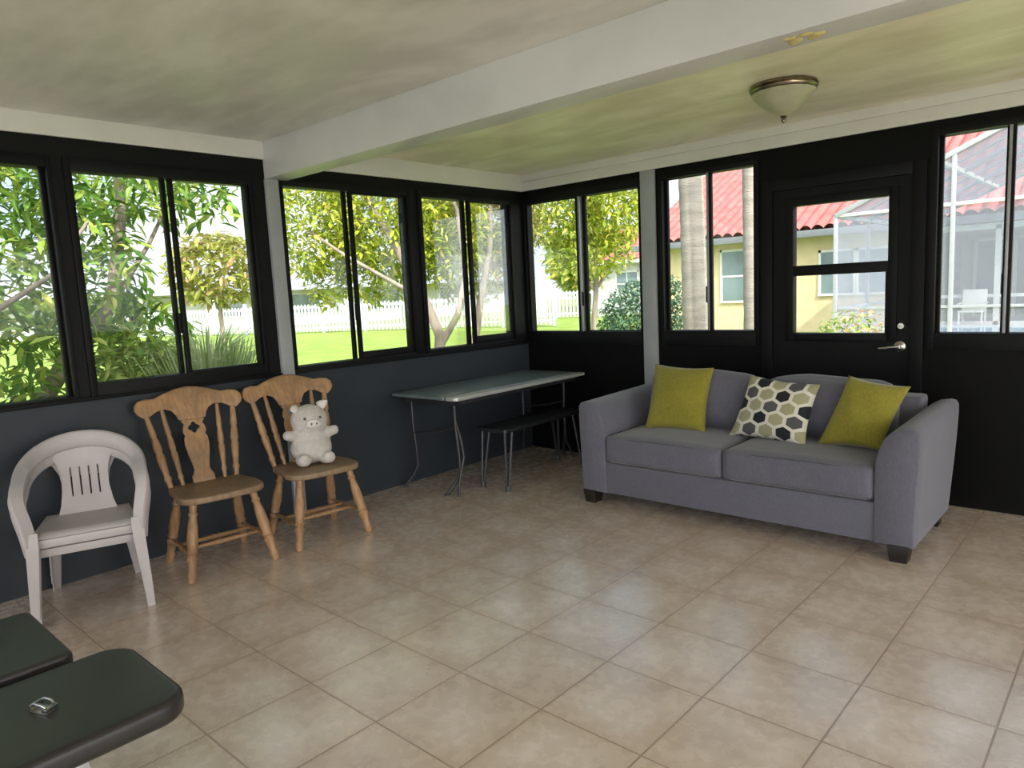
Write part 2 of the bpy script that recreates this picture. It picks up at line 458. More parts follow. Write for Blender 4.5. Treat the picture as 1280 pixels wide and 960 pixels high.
# trim boards and beam
BY0, BY1, BZ = -2.52, -2.36, 2.245
mb = MB(); mb.box((0, RY, 2.365), (.02, BY0, CZ), .002); struct(mb, 'trim_1', M['trim'], 'pale trim board above the left windows, viewer side of beam', 'trim')
mb = MB(); mb.box((0, BY1, 2.335), (.02, 0, CZ), .002); struct(mb, 'trim_2', M['trim'], 'pale trim board above the left windows, corner side of beam', 'trim')
mb = MB(); mb.box((0.02, -.022, 2.335), (RX, 0, 2.415), .002); mb.box((0.02, -.04, 2.415), (RX, 0, CZ), .003)
struct(mb, 'trim_3', M['trim'], 'stepped pale trim running along the top of the back wall', 'trim')
mb = MB(); mb.box((0, BY0, BZ), (RX, BY1, CZ), .004); struct(mb, 'trim_4', M['beam'], 'pale boxed beam crossing the ceiling', 'beam')
mb = MB(); mb.box((-.02, -2.525, 0), (.025, -2.435, BZ), .004); struct(mb, 'trim_5', M['post'], 'grey post on the left wall under the beam', 'post')
mb = MB(); mb.box((1.247, -.025, 0), (1.372, .02, 2.335), .004); struct(mb, 'trim_6', M['post'], 'grey post on the back wall between two windows', 'post')
mb = MB(); mb.box((0, RY, .972), (.022, -2.525, .992), .003); mb.box((0, -2.435, .972), (.022, -.0, .992), .003)
struct(mb, 'trim_7', M['frame'], 'thin dark sill ledge along the left wall', 'sill')

# windows ------------------------------------------------------------
def window(n, wall, lo, hi, z0, z1, panes, label, alu=False):
    """panes: (a0,a1,b0,b1,sliding) glass edges; wall 'L' runs along y at x=0, 'B' along x at y=0"""
    root = thing('window_%d' % n, label, 'window', kind='structure')
    def P(a, d, z): return (-d, a, z) if wall == 'L' else (a, d, z)   # d: depth outwards
    def bx(m, a0, a1, d0, d1, b0, b1, bev=.003):
        p, q = P(a0, d0, b0), P(a1, d1, b1)
        m.box([min(u, v) for u, v in zip(p, q)], [max(u, v) for u, v in zip(p, q)], bev)
    f = MB()
    ps = sorted(panes)
    # outer frame: sides, head and sill, sitting slightly proud of the wall
    bx(f, lo - .012, ps[0][0] - .02, -.012, .10, z0 - .012, z1 + .012); bx(f, ps[-1][1] + .02, hi + .012, -.012, .10, z0 - .012, z1 + .012)
    tz = min(p[3] for p in ps); bz = max(p[2] for p in ps)
    bx(f, ps[0][0] - .02, ps[-1][1] + .02, -.012, .10, max(p[3] for p in ps) + (0 if any(not p[4] for p in ps) else .02), z1 + .012)
    bx(f, ps[0][0] - .02, ps[-1][1] + .02, -.012, .10, z0 - .012, min(p[2] for p in ps) - (0 if any(not p[4] for p in ps) else .02))
    f.build('window_frame', M['frame'], root)
    mid = [(ps[i][1] + ps[i + 1][0]) / 2 for i in range(len(ps) - 1)]
    zlo = min(p[2] for p in ps); zhi = max(p[3] for p in ps)
    for i, (a0, a1, b0, b1, sl) in enumerate(ps):
        L = mid[i - 1] + .002 if i else ps[0][0] - .02
        R = mid[i] - .002 if i < len(mid) else ps[-1][1] + .02
        d0, d1 = (.004, .034) if sl else (.04, .07)
        g = MB()
        bx(g, L, a0, d0, d1, zlo - .018, zhi + .018); bx(g, a1, R, d0, d1, zlo - .018, zhi + .018)
        bx(g, a0 - .001, a1 + .001, d0, d1, zlo - .018, b0); bx(g, a0 - .001, a1 + .001, d0, d1, b1, zhi + .018)
        s = g.build('sliding_sash' if sl else 'fixed_sash', M['frame'], root)
        h = MB(); dm = (d0 + d1) / 2; bx(h, a0 - .003, a1 + .003, dm - .002, dm + .002, b0 - .003, b1 + .003, 0)
        h.build('pane', M['glass'], s)
        if sl:
            k = MB(); bx(k, mid[0] - .022 if i else mid[0] + .006, mid[0] - .006 if i else mid[0] + .022, .0, .006, 1.3, 1.42, .001)
            k.build('latch', M['frame'], s)
    if alu:
        k = MB(); bx(k, mid[0] - .008, mid[0] + .008, -.004, .05, zlo - .03, zhi, .002); k.build('meeting_rail', M['alu'], root)
    return root

window(1, 'L', -5.35, -3.74, SILL, HEAD, [(-5.28, -4.62, 1.06, 2.195, True), (-4.55, -3.771, 1.005, 2.207, False)], 'black sliding window at the left edge of the picture', )
window(2, 'L', -3.66, -2.62, SILL, HEAD, [(-3.618, -3.16, 1.06, 2.20, False), (-3.105, -2.656, 1.073, 2.195, True)], 'black sliding window above the white plastic chairs')
window(3, 'L', -2.415, -1.335, SILL, HEAD, [(-2.378, -1.90, 1.017, 2.213, False), (-1.845, -1.375, 1.067, 2.197, True)], 'black sliding window just past the grey post on left wall')
window(4, 'L', -1.235, -.165, SILL, HEAD, [(-1.185, -.726, 1.024, 2.22, False), (-.655, -.205, 1.089, 2.21, True)], 'black sliding window on the left wall above the table')
window(5, 'B', .01, 1.235, SILL, HEAD + .02, [(.050, .588, 1.083, 2.212, True), (.664, 1.198, 1.09, 2.222, False)], 'black sliding window on the back wall at the corner', True)
window(6, 'B', 1.41, 2.185, SILL, HEAD + .02, [(1.452, 1.776, 1.09, 2.242, False), (1.833, 2.152, 1.09, 2.247, True)], 'narrow black sliding window between grey post and door', True)
window(7, 'B', 3.265, 4.06, SILL, HEAD + .02, [(3.315, 3.626, 1.075, 2.245, False), (3.675, 4.0, 1.075, 2.245, True)], 'black sliding window right of the door', True)
window(8, 'B', 4.4, 5.2, SILL, HEAD + .02, [(4.45, 4.77, 1.075, 2.245, False), (4.82, 5.15, 1.075, 2.245, True)], 'black sliding window on the back wall outside the picture', True)

# door ---------------------------------------------------------------
root = thing('door_1', 'black back door with a two-pane glazed upper half and lever handle', 'door', kind='structure')
mb = MB()
mb.box((DX0 - .075, -.02, 0), (DX0 + .004, .1, DZ + .07), .004); mb.box((DX1 - .004, -.02, 0), (DX1 + .075, .1, DZ + .07), .004)
mb.box((DX0 + .004, -.02, DZ - .004), (DX1 - .004, .1, DZ + .07), .004)
mb.build('door_casing', M['frame'], root)
GX0, GX1, GZ0, GZ1, GM0, GM1 = 2.437, 3.030, 1.072, 1.93, 1.462, 1.531
mb = MB()
a, b = DX0 + .006, DX1 - .006
mb.box((a, .005, .01), (b, .05, GZ0 - .05)); mb.box((a, .005, GZ1 + .05), (b, .05, DZ - .006))
mb.box((a, .005, GZ0 - .05), (GX0 - .05, .05, GZ1 + .05)); mb.box((GX1 + .05, .005, GZ0 - .05), (b, .05, GZ1 + .05))
mb.build('door_slab', M['frame'], root, smooth=False)
mb = MB()
mb.box((GX0 - .055, -.008, GZ0 - .055), (GX0, .06, GZ1 + .055), .004); mb.box((GX1, -.008, GZ0 - .055), (GX1 + .055, .06, GZ1 + .055), .004)
mb.box((GX0, -.008, GZ1), (GX1, .06, GZ1 + .055), .004); mb.box((GX0, -.008, GZ0 - .055), (GX1, .06, GZ0), .004)
mb.box((GX0, -.004, GM0), (GX1, .05, GM1), .004); mb.box((GX1 - .014, .0, GZ0), (GX1, .05, GM0), .002)
lf = mb.build('lite_frame', M['frame'], root)
for z0, z1 in ((GZ0, GM0), (GM1, GZ1)):
    mb = MB(); mb.box((GX0 - .002, .024, z0 - .002), (GX1 + .002, .028, z1 + .002)); mb.build('pane', M['glass'], lf)
mb = MB(); mb.lathe((3.117, .006, 1.12), (3.117, -.03, 1.12), [(0, .032), (.3, .032), (.5, .027), (.7, .022), (1, .018)], 20)
mb.box((3.107, -.045, 1.115), (3.127, -.028, 1.125), .002); mb.build('deadbolt', M['nickel'], root)
mb = MB(); mb.lathe((3.108, .006, .99), (3.108, -.045, .99), [(0, .033), (.25, .033), (.3, .026), (.45, .014), (1, .013)], 20)
mb.tube([(3.112, -.045, .99), (3.09, -.052, .989), (3.06, -.05, .985), (3.03, -.046, .979), (2.995, -.044, .976)], [.013, .011, .009, .009, .008], 12)
mb.build('lever_handle', M['nickel'], root)

# ------------------------------------------------------------------ ceiling light and foam patch
lx, ly = 2.77, -1.03
root = thing('ceiling_light', 'flush ceiling light with bronze ring and frosted glass bowl', 'ceiling light', (lx, ly, CZ))
mb = MB()
mb.lathe((0, 0, 0), (0, 0, -.045), [(0, .12), (.1, .168), (.35, .174), (.45, .166), (.6, .172), (.8, .168), (1, .155)], 48)
mb.build('ring', M['bronze'], root)
mb = MB(); prof = []
for i in range(15):
    t = i / 14; prof.append((t, .157 * (math.cos(t * PI / 2) ** .85) * (1 - .12 * math.sin(t * PI)) + .006))
mb.lathe((0, 0, -.043), (0, 0, -.165), prof, 48); mb.build('glass_bowl', M['shade'], root)
mb = MB(); mb.lathe((0, 0, -.16), (0, 0, -.20), [(0, .016), (.2, .018), (.4, .009), (.6, .012), (.8, .010), (1, .002)], 16); mb.build('finial', M['bronze'], root)
def foam_patch():
    mb = MB(); rnd = random.Random(3)
    for i in range(9):
        mb.sphere((rnd.uniform(-.045, .045), rnd.uniform(-.03, .03), 0), (rnd.uniform(.012, .028), rnd.uniform(.01, .02), rnd.uniform(.004, .01)), u=10, v=6)
    o = mb.build('foam_patch', M['foam']); o.location = (3.39, -2.44, BZ - .001)
    tag(o, 'small yellowed foam blob on the underside of the beam', 'stain')
foam_patch()

# ------------------------------------------------------------------ sofa
S = thing('sofa', 'grey fabric two-seat sofa on dark block feet in front of the door', 'sofa', (2.46, -.72, 0))
ox, oy = 2.46, -.72
def loc(x, y, z=0): return (x - ox, y - oy, z)
FY = -1.165
mb = MB(); mb.box(loc(1.60, FY + .012, .085), loc(3.30, -.34, .292), .012); mb.build('base', M['sofa'], S)
mb = MB()
mb.prism([(-.34, .085), (-.26, .71), (-.275, .735), (-.32, .745), (-.40, .735), (-.43, .70), (-.46, .29), (-.46, .085)], 1.76,
         Matrix(((0, 0, 1, 1.57 - ox), (1, 0, 0, -oy), (0, 1, 0, 0), (0, 0, 0, 1))), bev=.02, seg=3)
mb.build('back', M['sofa'], S)
def arm(side):
    # profile in (outward, z); outward 0 = inner face
    pr = [(0, .085), (0, .44), (.006, .52), (.018, .575), (.04, .625), (.07, .66), (.11, .682), (.165, .69), (.19, .685), (.203, .665),
          (.205, .62), (.203, .5), (.197, .35), (.19, .2), (.185, .085)]
    mb = MB(); n = 12
    x0 = 3.283 if side > 0 else 1.633
    # leaning back edge: stations from front to back
    rings = []
    def station(t, inset):
        out = []
        cx, cz = .1, .4
        for u, z in pr:
            u2 = cx + (u - cx) * (1 - inset * .16); z2 = cz + (z - cz) * (1 - inset * .05)
            y = FY + t * (.80 + .13 * (z / .69))          # back edge leans outwards with height
            out.append(mb.bm.verts.new(loc(x0 + side * u2, y, z2 + .025 * t * max(0, (z - .4) / .3))))
        return out
    ts = [(0, .6), (.0045, .2), (.013, 0), (.12, 0), (.3, 0), (.5, 0), (.7, 0), (.88, 0), (.975, 0), (.99, .25), (1, .7)]
    rings = [station(t, i) for t, i in ts]
    k = len(pr)
    for a, b in zip(rings, rings[1:]):
        for i in range(k): mb.bm.faces.new((a[i], a[(i + 1) % k], b[(i + 1) % k], b[i]))
    mb.bm.faces.new(rings[0]); mb.bm.faces.new(rings[-1][::-1])
    mb.build('armrest', M['sofa'], S, angle=50)
arm(1); arm(-1)
def seat(x0, x1):
    def puff(q):
        z = .026 * (1 - q.x ** 2) * (1 - q.y ** 2 * .8) if q.z > .2 else 0
        return (0, -.014 * (1 - q.x ** 4) * (1 - abs(q.z) ** 2) if q.y < -.5 else 0, z)
    mb = MB(); mb.rbox(loc(x0, FY - .005, .298), loc(x1, -.56, .478), .03, 12, puff); c = mb.build('seat_cushion', M['sofa'], S, angle=60)
    mb = MB(); y = FY + .004; zt = .468
    def edge(z, dz): return [loc(x0 + .02 + (x1 - x0 - .04) * i / 14, y - .010 * (1 - (2 * i / 14 - 1) ** 4) * .6, z + dz * (1 - (2 * i / 14 - 1) ** 2)) for i in range(15)]
    mb.tube(edge(.458, .010), .004, 6); mb.tube(edge(.315, 0), .004, 6)
    mb.build('piping', M['sofaseam'], c)
seat(1.638, 2.452); seat(2.458, 3.28)
def backc(x0, x1, zt, seed, slump):
    rnd = random.Random(seed)
    def puff(q):
        s = (1 - q.x ** 2) * (1 - q.z ** 2)
        dz = (-slump * q.x ** 4 + .007 * math.sin(q.x * 5 + seed)) if q.z > .3 else 0
        return (0, -.05 * s if q.y < 0 else 0, dz)
    mb = MB(); Mx = Matrix.Translation(Vector(loc(0, -.62, .48))) @ Matrix.Rotation(math.radians(-12), 4, 'X')
    mb.rbox((x0, -.09, 0), (x1, .09, zt - .47), .085, 10, puff, Mx); c = mb.build('back_cushion', M['sofa'], S, angle=60)
backc(1.66, 2.43, .86, 1, .01); backc(2.455, 3.25, .855, 2.5, .045)
for x in (1.50, 3.40):
    for y in (-1.12, -.44):
        mb = MB(); mb.prism([(-.05, -.05), (.05, -.05), (.05, .05), (-.05, .05)], .092, Matrix.Translation(Vector(loc(x, y, 0))), bev=.004)
        for v in mb.bm.verts:
            if v.co.z < .02:
                v.co.x += (-.018 if v.co.x + ox > x else .018) * .6; v.co.y += (-.018 if v.co.y + oy > y else .018) * .6
        mb.build('foot', M['foot'], S)

# throw pillows: four corner points give place, lean and size
def pillow(name, label, bl, br, tl, tr, th, m, group=None, seed=0):
    bl, br, tl, tr = map(Vector, (bl, br, tl, tr))
    c = (bl + br + tl + tr) / 4
    nrm = (br - bl).cross(tl - bl).normalized()
    mb = MB(); rnd = random.Random(seed)
    def surf(sgn):
        def fn(u, v):
            x, y = u * 2 - 1, v * 2 - 1
            # edges bow inwards, corners stay sharp
            ku = 1 - .075 * (1 - y * y); kv = 1 - .075 * (1 - x * x)
            uu = (x * ku + 1) / 2; vv = (y * kv + 1) / 2
            p = bl * (1 - uu) * (1 - vv) + br * uu * (1 - vv) + tl * (1 - uu) * vv + tr * uu * vv
            h = ((1 - x * x) * (1 - y * y)) ** .42 * th / 2
            wr = .004 * math.sin(6 * x + 4 * y + seed) * (1 - x * x) * (1 - y * y)
            return p - c + nrm * (sgn * h + wr)
        return fn
    mb.grid(surf(1), 22, 22, uv=True); mb.grid(surf(-1), 22, 22, uv=True)
    bmesh.ops.remove_doubles(mb.bm, verts=list(mb.bm.verts), dist=.0008)
    o = mb.build(name, m, angle=80); o.location = c
    return tag(o, label, 'pillow', group)
pillow('throw_pillow', 'plain yellow-green throw pillow at the left end of the sofa', (1.765, -.875, .487), (2.19, -.835, .487), (1.725, -.65, .905), (2.165, -.65, .892), .15, M['yellow'], 'yellow-green throw pillows', 1)
pillow('throw_pillow', 'cream throw pillow printed with black, grey and tan hexagons', (2.335, -.80, .487), (2.845, -.905, .487), (2.43, -.69, .862), (2.86, -.70, .822), .14, M['hex'], None, 2)
pillow('throw_pillow', 'tilted yellow-green throw pillow leaning on the right sofa arm', (2.885, -.835, .487), (3.235, -.865, .50), (3.02, -.71, .885), (3.335, -.69, .835), .15, M['yellow'], 'yellow-green throw pillows', 3)

# ------------------------------------------------------------------ wooden chairs (front faces local +x)
def wooden_chair():
    R_ = thing('wooden_chair', '', 'chair')
    w = M['wood']
    mb = MB()
    out = []
    for i in range(40):
        a = 2 * PI * i / 40; ca, sa = math.cos(a), math.sin(a)
        e = .42
        x = math.copysign(abs(ca) ** e, ca) * .205; y = math.copysign(abs(sa) ** e, sa) * (.235 if ca > 0 else .215)
        if ca > 0: x += .018 * (1 - (y / .235) ** 2)
        out.append((x, y))
    mb.prism(out, .036, Matrix.Translation((0, 0, .409)), bev=.012, seg=3)
    mb.build('seat', M['woodseat'], R_)
    legp = [(0, .014), (.06, .017), (.12, .015), (.15, .021), (.19, .016), (.3, .022), (.48, .025), (.60, .021), (.63, .026), (.66, .019), (.70, .026), (.74, .022), (.86, .017), (.9, .023), (.94, .019), (1, .017)]
    feet = {}
    for sx in (1, -1):
        for sy in (1, -1):
            top = Vector((.135 * sx, .16 * sy, .412)); bot = Vector(((.215 if sx > 0 else -.24) , .232 * sy if sx > 0 else .215 * sy, 0))
            mb = MB(); mb.lathe(top, bot, [(t, r * 1.2) for t, r in legp], 14); mb.build('leg', w, R_); feet[sx, sy] = (top, bot)
    def at(sx, sy, z):
        t, b = feet[sx, sy]; return b.lerp(t, z / .412)
    sp = [(0, .009), (.2, .011), (.4, .014), (.47, .016), (.5, .012), (.53, .016), (.6, .014), (.8, .011), (1, .009)]
    for sy in (1, -1):
        mb = MB(); mb.lathe(at(1, sy, .135), at(-1, sy, .135), sp, 10); mb.build('stretcher', w, R_)
    a = at(1, 1, .135).lerp(at(-1, 1, .135), .35); b = at(1, -1, .135).lerp(at(-1, -1, .135), .35)
    mb = MB(); mb.lathe(a, b, sp, 10); mb.build('stretcher', w, R_)
    a = at(1, 1, .135).lerp(at(-1, 1, .135), .62); b = at(1, -1, .135).lerp(at(-1, -1, .135), .62)
    mb = MB(); mb.lathe(a, b, sp, 10); mb.build('stretcher', w, R_)
    # back: everything leans on one sloping, slightly curved plane
    def back(y, z):          # local x of the back at height z
        return -.165 - (z - .44) * .27 - .028 * (1 - (y / .3) ** 2) * ((z - .44) / .5)
    spi = [(0, .011), (.08, .012), (.12, .017), (.16, .012), (.3, .016), (.42, .019), (.46, .014), (.5, .019), (.62, .016), (.66, .012), (.7, .016), (.85, .013), (1, .010)]
    for y0, y1, k in ((-.185, -.245, 1.12), (-.118, -.155, .88), (.118, .155, .88), (.185, .245, 1.12)):
        mb = MB(); mb.lathe((back(y0, .44), y0, .44), (back(y1, .87), y1, .87), [(t, r * k * 1.15) for t, r in spi], 12); mb.build('spindle', w, R_)
    # crest rail with rolled ends, dipping to the splat
    top = [(-.29, .862), (-.302, .885), (-.298, .915), (-.275, .937), (-.235, .944), (-.19, .94), (-.13, .962), (-.06, .982), (0, .988)]
    botm = [(0, .80), (-.075, .802), (-.085, .83), (-.105, .858), (-.14, .874), (-.185, .868), (-.225, .845), (-.26, .838)]
    outl = [(y, z) for y, z in top] + [(-y, z) for y, z in top[-2::-1]] + [(-y, z) for y, z in botm[::-1]] + [(y, z) for y, z in botm[1:]]
    def curved(outline, name, th, holes=()):
        mb = MB(); mb.prism(outline, th, None, holes, bev=th * .3, seg=2)
        bmesh.ops.triangulate(mb.bm, faces=[f for f in mb.bm.faces if len(f.verts) > 4])
        bmesh.ops.subdivide_edges(mb.bm, edges=[e for e in mb.bm.edges if e.calc_length() > .06], cuts=2)
        for v in mb.bm.verts:
            y, z, d = v.co
            v.co = (back(y, z) + d - th / 2, y, z)
        mb.build(name, w, R_, angle=45)
    curved(outl, 'crest_rail', .03)
    half = [(.0, .805), (.06, .805), (.066, .79), (.052, .775), (.062, .752), (.066, .73), (.057, .71), (.066, .69), (.068, .655), (.06, .60), (.048, .55), (.043, .515), (.05, .495), (.062, .48), (.062, .44), (0, .44)]
    outl = half + [(-y, z) for y, z in half[-2:0:-1]]
    hole = []
    for i in range(16):
        a = 2 * PI * i / 16; r = .021 + .012 * abs(math.cos(2 * a)) ** 1.5
        hole.append((r * math.sin(a), .752 + r * math.cos(a)))
    curved(outl, 'splat', .018, (hole,))
    return R_
c1 = wooden_chair()
c2 = copy_tree(c1)
c1.location = (.395, -3.225, 0); c1.rotation_euler.z = math.radians(-7)
c2.location = (.455, -2.615, 0); c2.rotation_euler.z = math.radians(-7)
tag(c1, 'empty turned-spindle wooden chair next to the white plastic armchairs', 'chair', 'wooden spindle chairs along the left wall')
tag(c2, 'turned-spindle wooden chair with the grey plush pig on its seat', 'chair', 'wooden spindle chairs along the left wall')

# ------------------------------------------------------------------ plush pig
P = thing('plush_pig', 'pale grey plush pig sitting on the wooden chair seat', 'stuffed toy', (.415, -2.60, .446), math.radians(-18))
mb = MB()
mb.sphere((0, 0, .10), (.105, .128, .10)); mb.sphere((-.005, 0, .165), (.088, .105, .09))
mb.sphere((0, 0, .275), (.098, .114, .098)); mb.sphere((.005, 0, .25), (.09, .108, .07))
for s in (1, -1):
    mb.tube([(0, .085 * s, .18), (.02, .125 * s, .19), (.032, .155 * s, .20), (.036, .168 * s, .203)], [.036, .033, .029, .016], 14)
    mb.sphere((.075, .07 * s, .042), (.062, .05, .042)); mb.sphere((.115, .075 * s, .045), (.026, .042, .038))
o = mb.build('body', M['plush'], P, angle=180)
rm = o.modifiers.new('one surface', 'REMESH'); rm.mode = 'VOXEL'; rm.voxel_size = .007; rm.use_smooth_shade = True
sm = o.modifiers.new('soft', 'SMOOTH'); sm.factor = .6; sm.iterations = 6
mb = MB(); mb.sphere((.098, 0, .262), (.028, .05, .032))
o = mb.build('snout', M['plush_light'], P, angle=180); sn = o
for s in (1, -1):
    mb = MB(); mb.sphere((.124, .016 * s, .266), (.004, .006, .008), u=10, v=6); mb.build('nostril', M['eye'], sn)
    mb = MB(); mb.sphere((.091, .047 * s, .297), (.007, .009, .009), u=12, v=8); mb.build('eye', M['eye'], P)
    mb = MB()
    tip = Vector((.03, .115 * s, .385 if s > 0 else .352)); 
    base = Vector((.0, .065 * s, .35))
    mb.tube([base, base.lerp(tip, .4), base.lerp(tip, .8), tip], [.034, .03, .016, .004], 12, flat=.4, up=(0, 1, .3))
    mb.build('ear', M['plush_light'], P, angle=180)

# ------------------------------------------------------------------ stacked plastic armchairs (front faces local +x)
def plastic_chair():
    R_ = thing('plastic_armchair', '', 'chair'); m = M['plastic']
    ZS = .385
    # seat: dished, with rolled front lip
    mb = MB()
    def top(u, v, dz=0):
        x = -.2 + .43 * u; y = (v * 2 - 1) * (.20 + .035 * u)
        z = ZS - .018 * (1 - (2 * v - 1) ** 2) * math.sin(min(1, u * 1.1) * PI) - .035 * max(0, (u - .86) / .14) ** 2 + .012 * u
        return Vector((x, y, z + dz))
    mb.grid(lambda u, v: top(u, v), 16, 12); 
    o = mb.build('seat', m, R_, angle=60); s = o.modifiers.new('thick', 'SOLIDIFY'); s.thickness = .02; s.offset = -1
    mb = MB()
    mb.box((.205, -.225, ZS - .055), (.232, .225, ZS - .012), .01)
    mb.build('apron', m, R_)
    # arm and back hoop: one wide band from arm front round the back
    pth = [(.238, -.236, ZS - .03), (.236, -.25, .455), (.215, -.272, .555), (.165, -.275, .605), (.08, -.272, .635), (-.02, -.268, .662),
           (-.11, -.245, .692), (-.185, -.195, .725), (-.228, -.12, .752), (-.248, -.05, .764), (-.252, 0, .766)]
    pth = pth + [(x, -y, z) for x, y, z in pth[-2::-1]]
    pts = [Vector(p) for p in pth]
    # resample smoothly
    def cr(p0, p1, p2, p3, t):
        return .5 * ((2 * p1) + (p2 - p0) * t + (2 * p0 - 5 * p1 + 4 * p2 - p3) * t * t + (3 * p1 - p0 - 3 * p2 + p3) * t ** 3)
    cv = []
    for i in range(len(pts) - 1):
        p0 = pts[max(0, i - 1)]; p3 = pts[min(len(pts) - 1, i + 2)]
        for k in range(4): cv.append(cr(p0, pts[i], pts[i + 1], p3, k / 4))
    cv.append(pts[-1])
    mb = MB(); rings = []
    n = len(cv)
    for i, p in enumerate(cv):
        t = (cv[min(n - 1, i + 1)] - cv[max(0, i - 1)]).normalized()
        f = 1 - abs(2 * i / (n - 1) - 1)         # 0 at arm fronts, 1 at back centre
        outv = Vector((p.x * .6 + .02, p.y, 0)); outv = (outv - t * outv.dot(t)).normalized()
        upv = t.cross(outv).normalized()
        if upv.z < 0: upv = -upv
        # band lies flat on the arms, stands upright round the back and on the arm fronts
        fl = max(0, min(1, (f - .32) / .6)); fl = fl * fl * (3 - 2 * fl)
        wv = outv.lerp(upv, fl); wv = (wv - t * wv.dot(t)).normalized(); nv = t.cross(wv).normalized(); sg = 1
        W = .033 + .012 * fl; H = .011
        prof = [(-1, .2), (-.8, 1), (.8, 1), (1, .2), (1, -1.6), (.8, -1.6), (.72, -.6), (-.72, -.6), (-.8, -1.6), (-1, -1.6)]
        rings.append([mb.bm.verts.new(p + wv * (a * W) + nv * (b * H * sg)) for a, b in prof])
    k = len(rings[0])
    for a, b in zip(rings, rings[1:]):
        for j in range(k): mb.bm.faces.new((a[j], a[(j + 1) % k], b[(j + 1) % k], b[j]))
    mb.bm.faces.new(rings[0]); mb.bm.faces.new(rings[-1][::-1])
    mb.build('arm_hoop', m, R_, angle=50)
    # back panel: narrow waist at seat, flaring up to the hoop, with three slots
    half = [(.145, 0), (.126, .06), (.115, .13), (.113, .20), (.124, .265), (.15, .315), (.195, .345), (.15, .375), (.08, .385), (0, .388)]
    outl = [(y, z) for y, z in half] + [(-y, z) for y, z in half[-2::-1]]
    holes = []
    for y in (-.066, -.022, .022, .066):
        holes.append([(y - .004, .10), (y + .004, .10), (y + .0045, .25), (y - .0045, .25)])
    mb = MB(); mb.prism(outl, .012, None, holes, bev=0)
    bmesh.ops.subdivide_edges(mb.bm, edges=[e for e in mb.bm.edges if e.calc_length() > .07], cuts=2)
    for v in mb.bm.verts:
        y, z, d = v.co
        v.co = (-.165 - z * .23 - .02 * (1 - (y / .2) ** 2) + d, y, ZS - .015 + z)
    mb.build('backrest', m, R_, angle=40)
    # legs: angle-section, tapered, splayed
    for sx in (1, -1):
        for sy in (1, -1):
            tp = Vector((.225, .242 * sy, ZS + .03)) if sx > 0 else Vector((-.17, .185 * sy, ZS - .01))
            bt = Vector((.275, .262 * sy, 0)) if sx > 0 else Vector((-.265, .215 * sy, 0))
            mb = MB(); rr = []
            for t in (0, .06, .14, .3, .5, .75, .9, 1):
                p = tp.lerp(bt, t); w = (.040 - .016 * t) * min(1, .85 + t); th = .007
                ix, iy = -sx, -sy          # inward
                L = [(0, 0), (ix * 2 * w, 0), (ix * 2 * w, iy * th), (ix * th, iy * th), (ix * th, iy * 1.5 * w), (0, iy * 1.5 * w)]
                rr.append([mb.bm.verts.new((p.x + sx * w * .7 + a, p.y + sy * w * .4 + b, p.z)) for a, b in L])
            for a, b in zip(rr, rr[1:]):
                for j in range(6): mb.bm.faces.new((a[j], a[(j + 1) % 6], b[(j + 1) % 6], b[j]))
            mb.bm.faces.new(rr[0]); mb.bm.faces.new(rr[-1][::-1])
            mb.build('leg', m, R_, angle=40)
    return R_
p1 = plastic_chair(); p2 = copy_tree(p1); p3 = copy_tree(p1)
a = math.radians(-19)
for p in (p1, p2, p3): p.scale = (.97, .935, .968)
p1.location = (.345, -3.86, 0); p1.rotation_euler.z = a
p2.location = (.345 + .028 * math.cos(a), -3.86 + .028 * math.sin(a), .052); p2.rotation_euler.z = a
p3.location = (.47, -4.68, 0); p3.rotation_euler.z = math.radians(60)
tag(p3, 'single white plastic armchair cut off by the left edge of the picture', 'chair', 'white plastic armchairs')
tag(p1, 'lower of the two nested white plastic armchairs, standing on the floor', 'chair', 'white plastic armchairs')
tag(p2, 'upper of the two nested white plastic armchairs, its seat on top', 'chair', 'white plastic armchairs')

# ------------------------------------------------------------------ table and bench in the corner
T = thing('table', 'long grey-topped table with curved black iron legs against the left wall', 'table', (.36, -.87, 0), math.radians(1.5))
mb = MB()
def rrect(x0, x1, y0, y1, r, n=6):
    o = []
    for cx, cy, a0 in ((x1 - r, y1 - r, 0), (x0 + r, y1 - r, 90), (x0 + r, y0 + r, 180), (x1 - r, y0 + r, 270)):
        for i in range(n + 1):
            a = math.radians(a0 + 90 * i / n); o.append((cx + r * math.cos(a), cy + r * math.sin(a)))
    return o
mb.prism(rrect(-.33, .235, -.79, .79, .02), .022, Matrix.Translation((0, 0, .715)), bev=.003); mb.build('tabletop', M['tabletop'], T)
mb = MB(); mb.prism(rrect(.24, .36, -.79, .79, .035), .024, Matrix.Translation((0, 0, .714)), bev=.005); mb.build('front_leaf', M['tableedge'], T)
mb = MB(); mb.box((-.29, -.72, .67), (.30, -.69, .714), .003); mb.box((-.29, .69, .67), (.30, .72, .714), .003)
mb.box((.27, -.72, .675), (.30, .72, .714), .003); mb.box((-.29, -.72, .675), (-.26, .72, .714), .003); mb.build('apron', M['iron'], T)
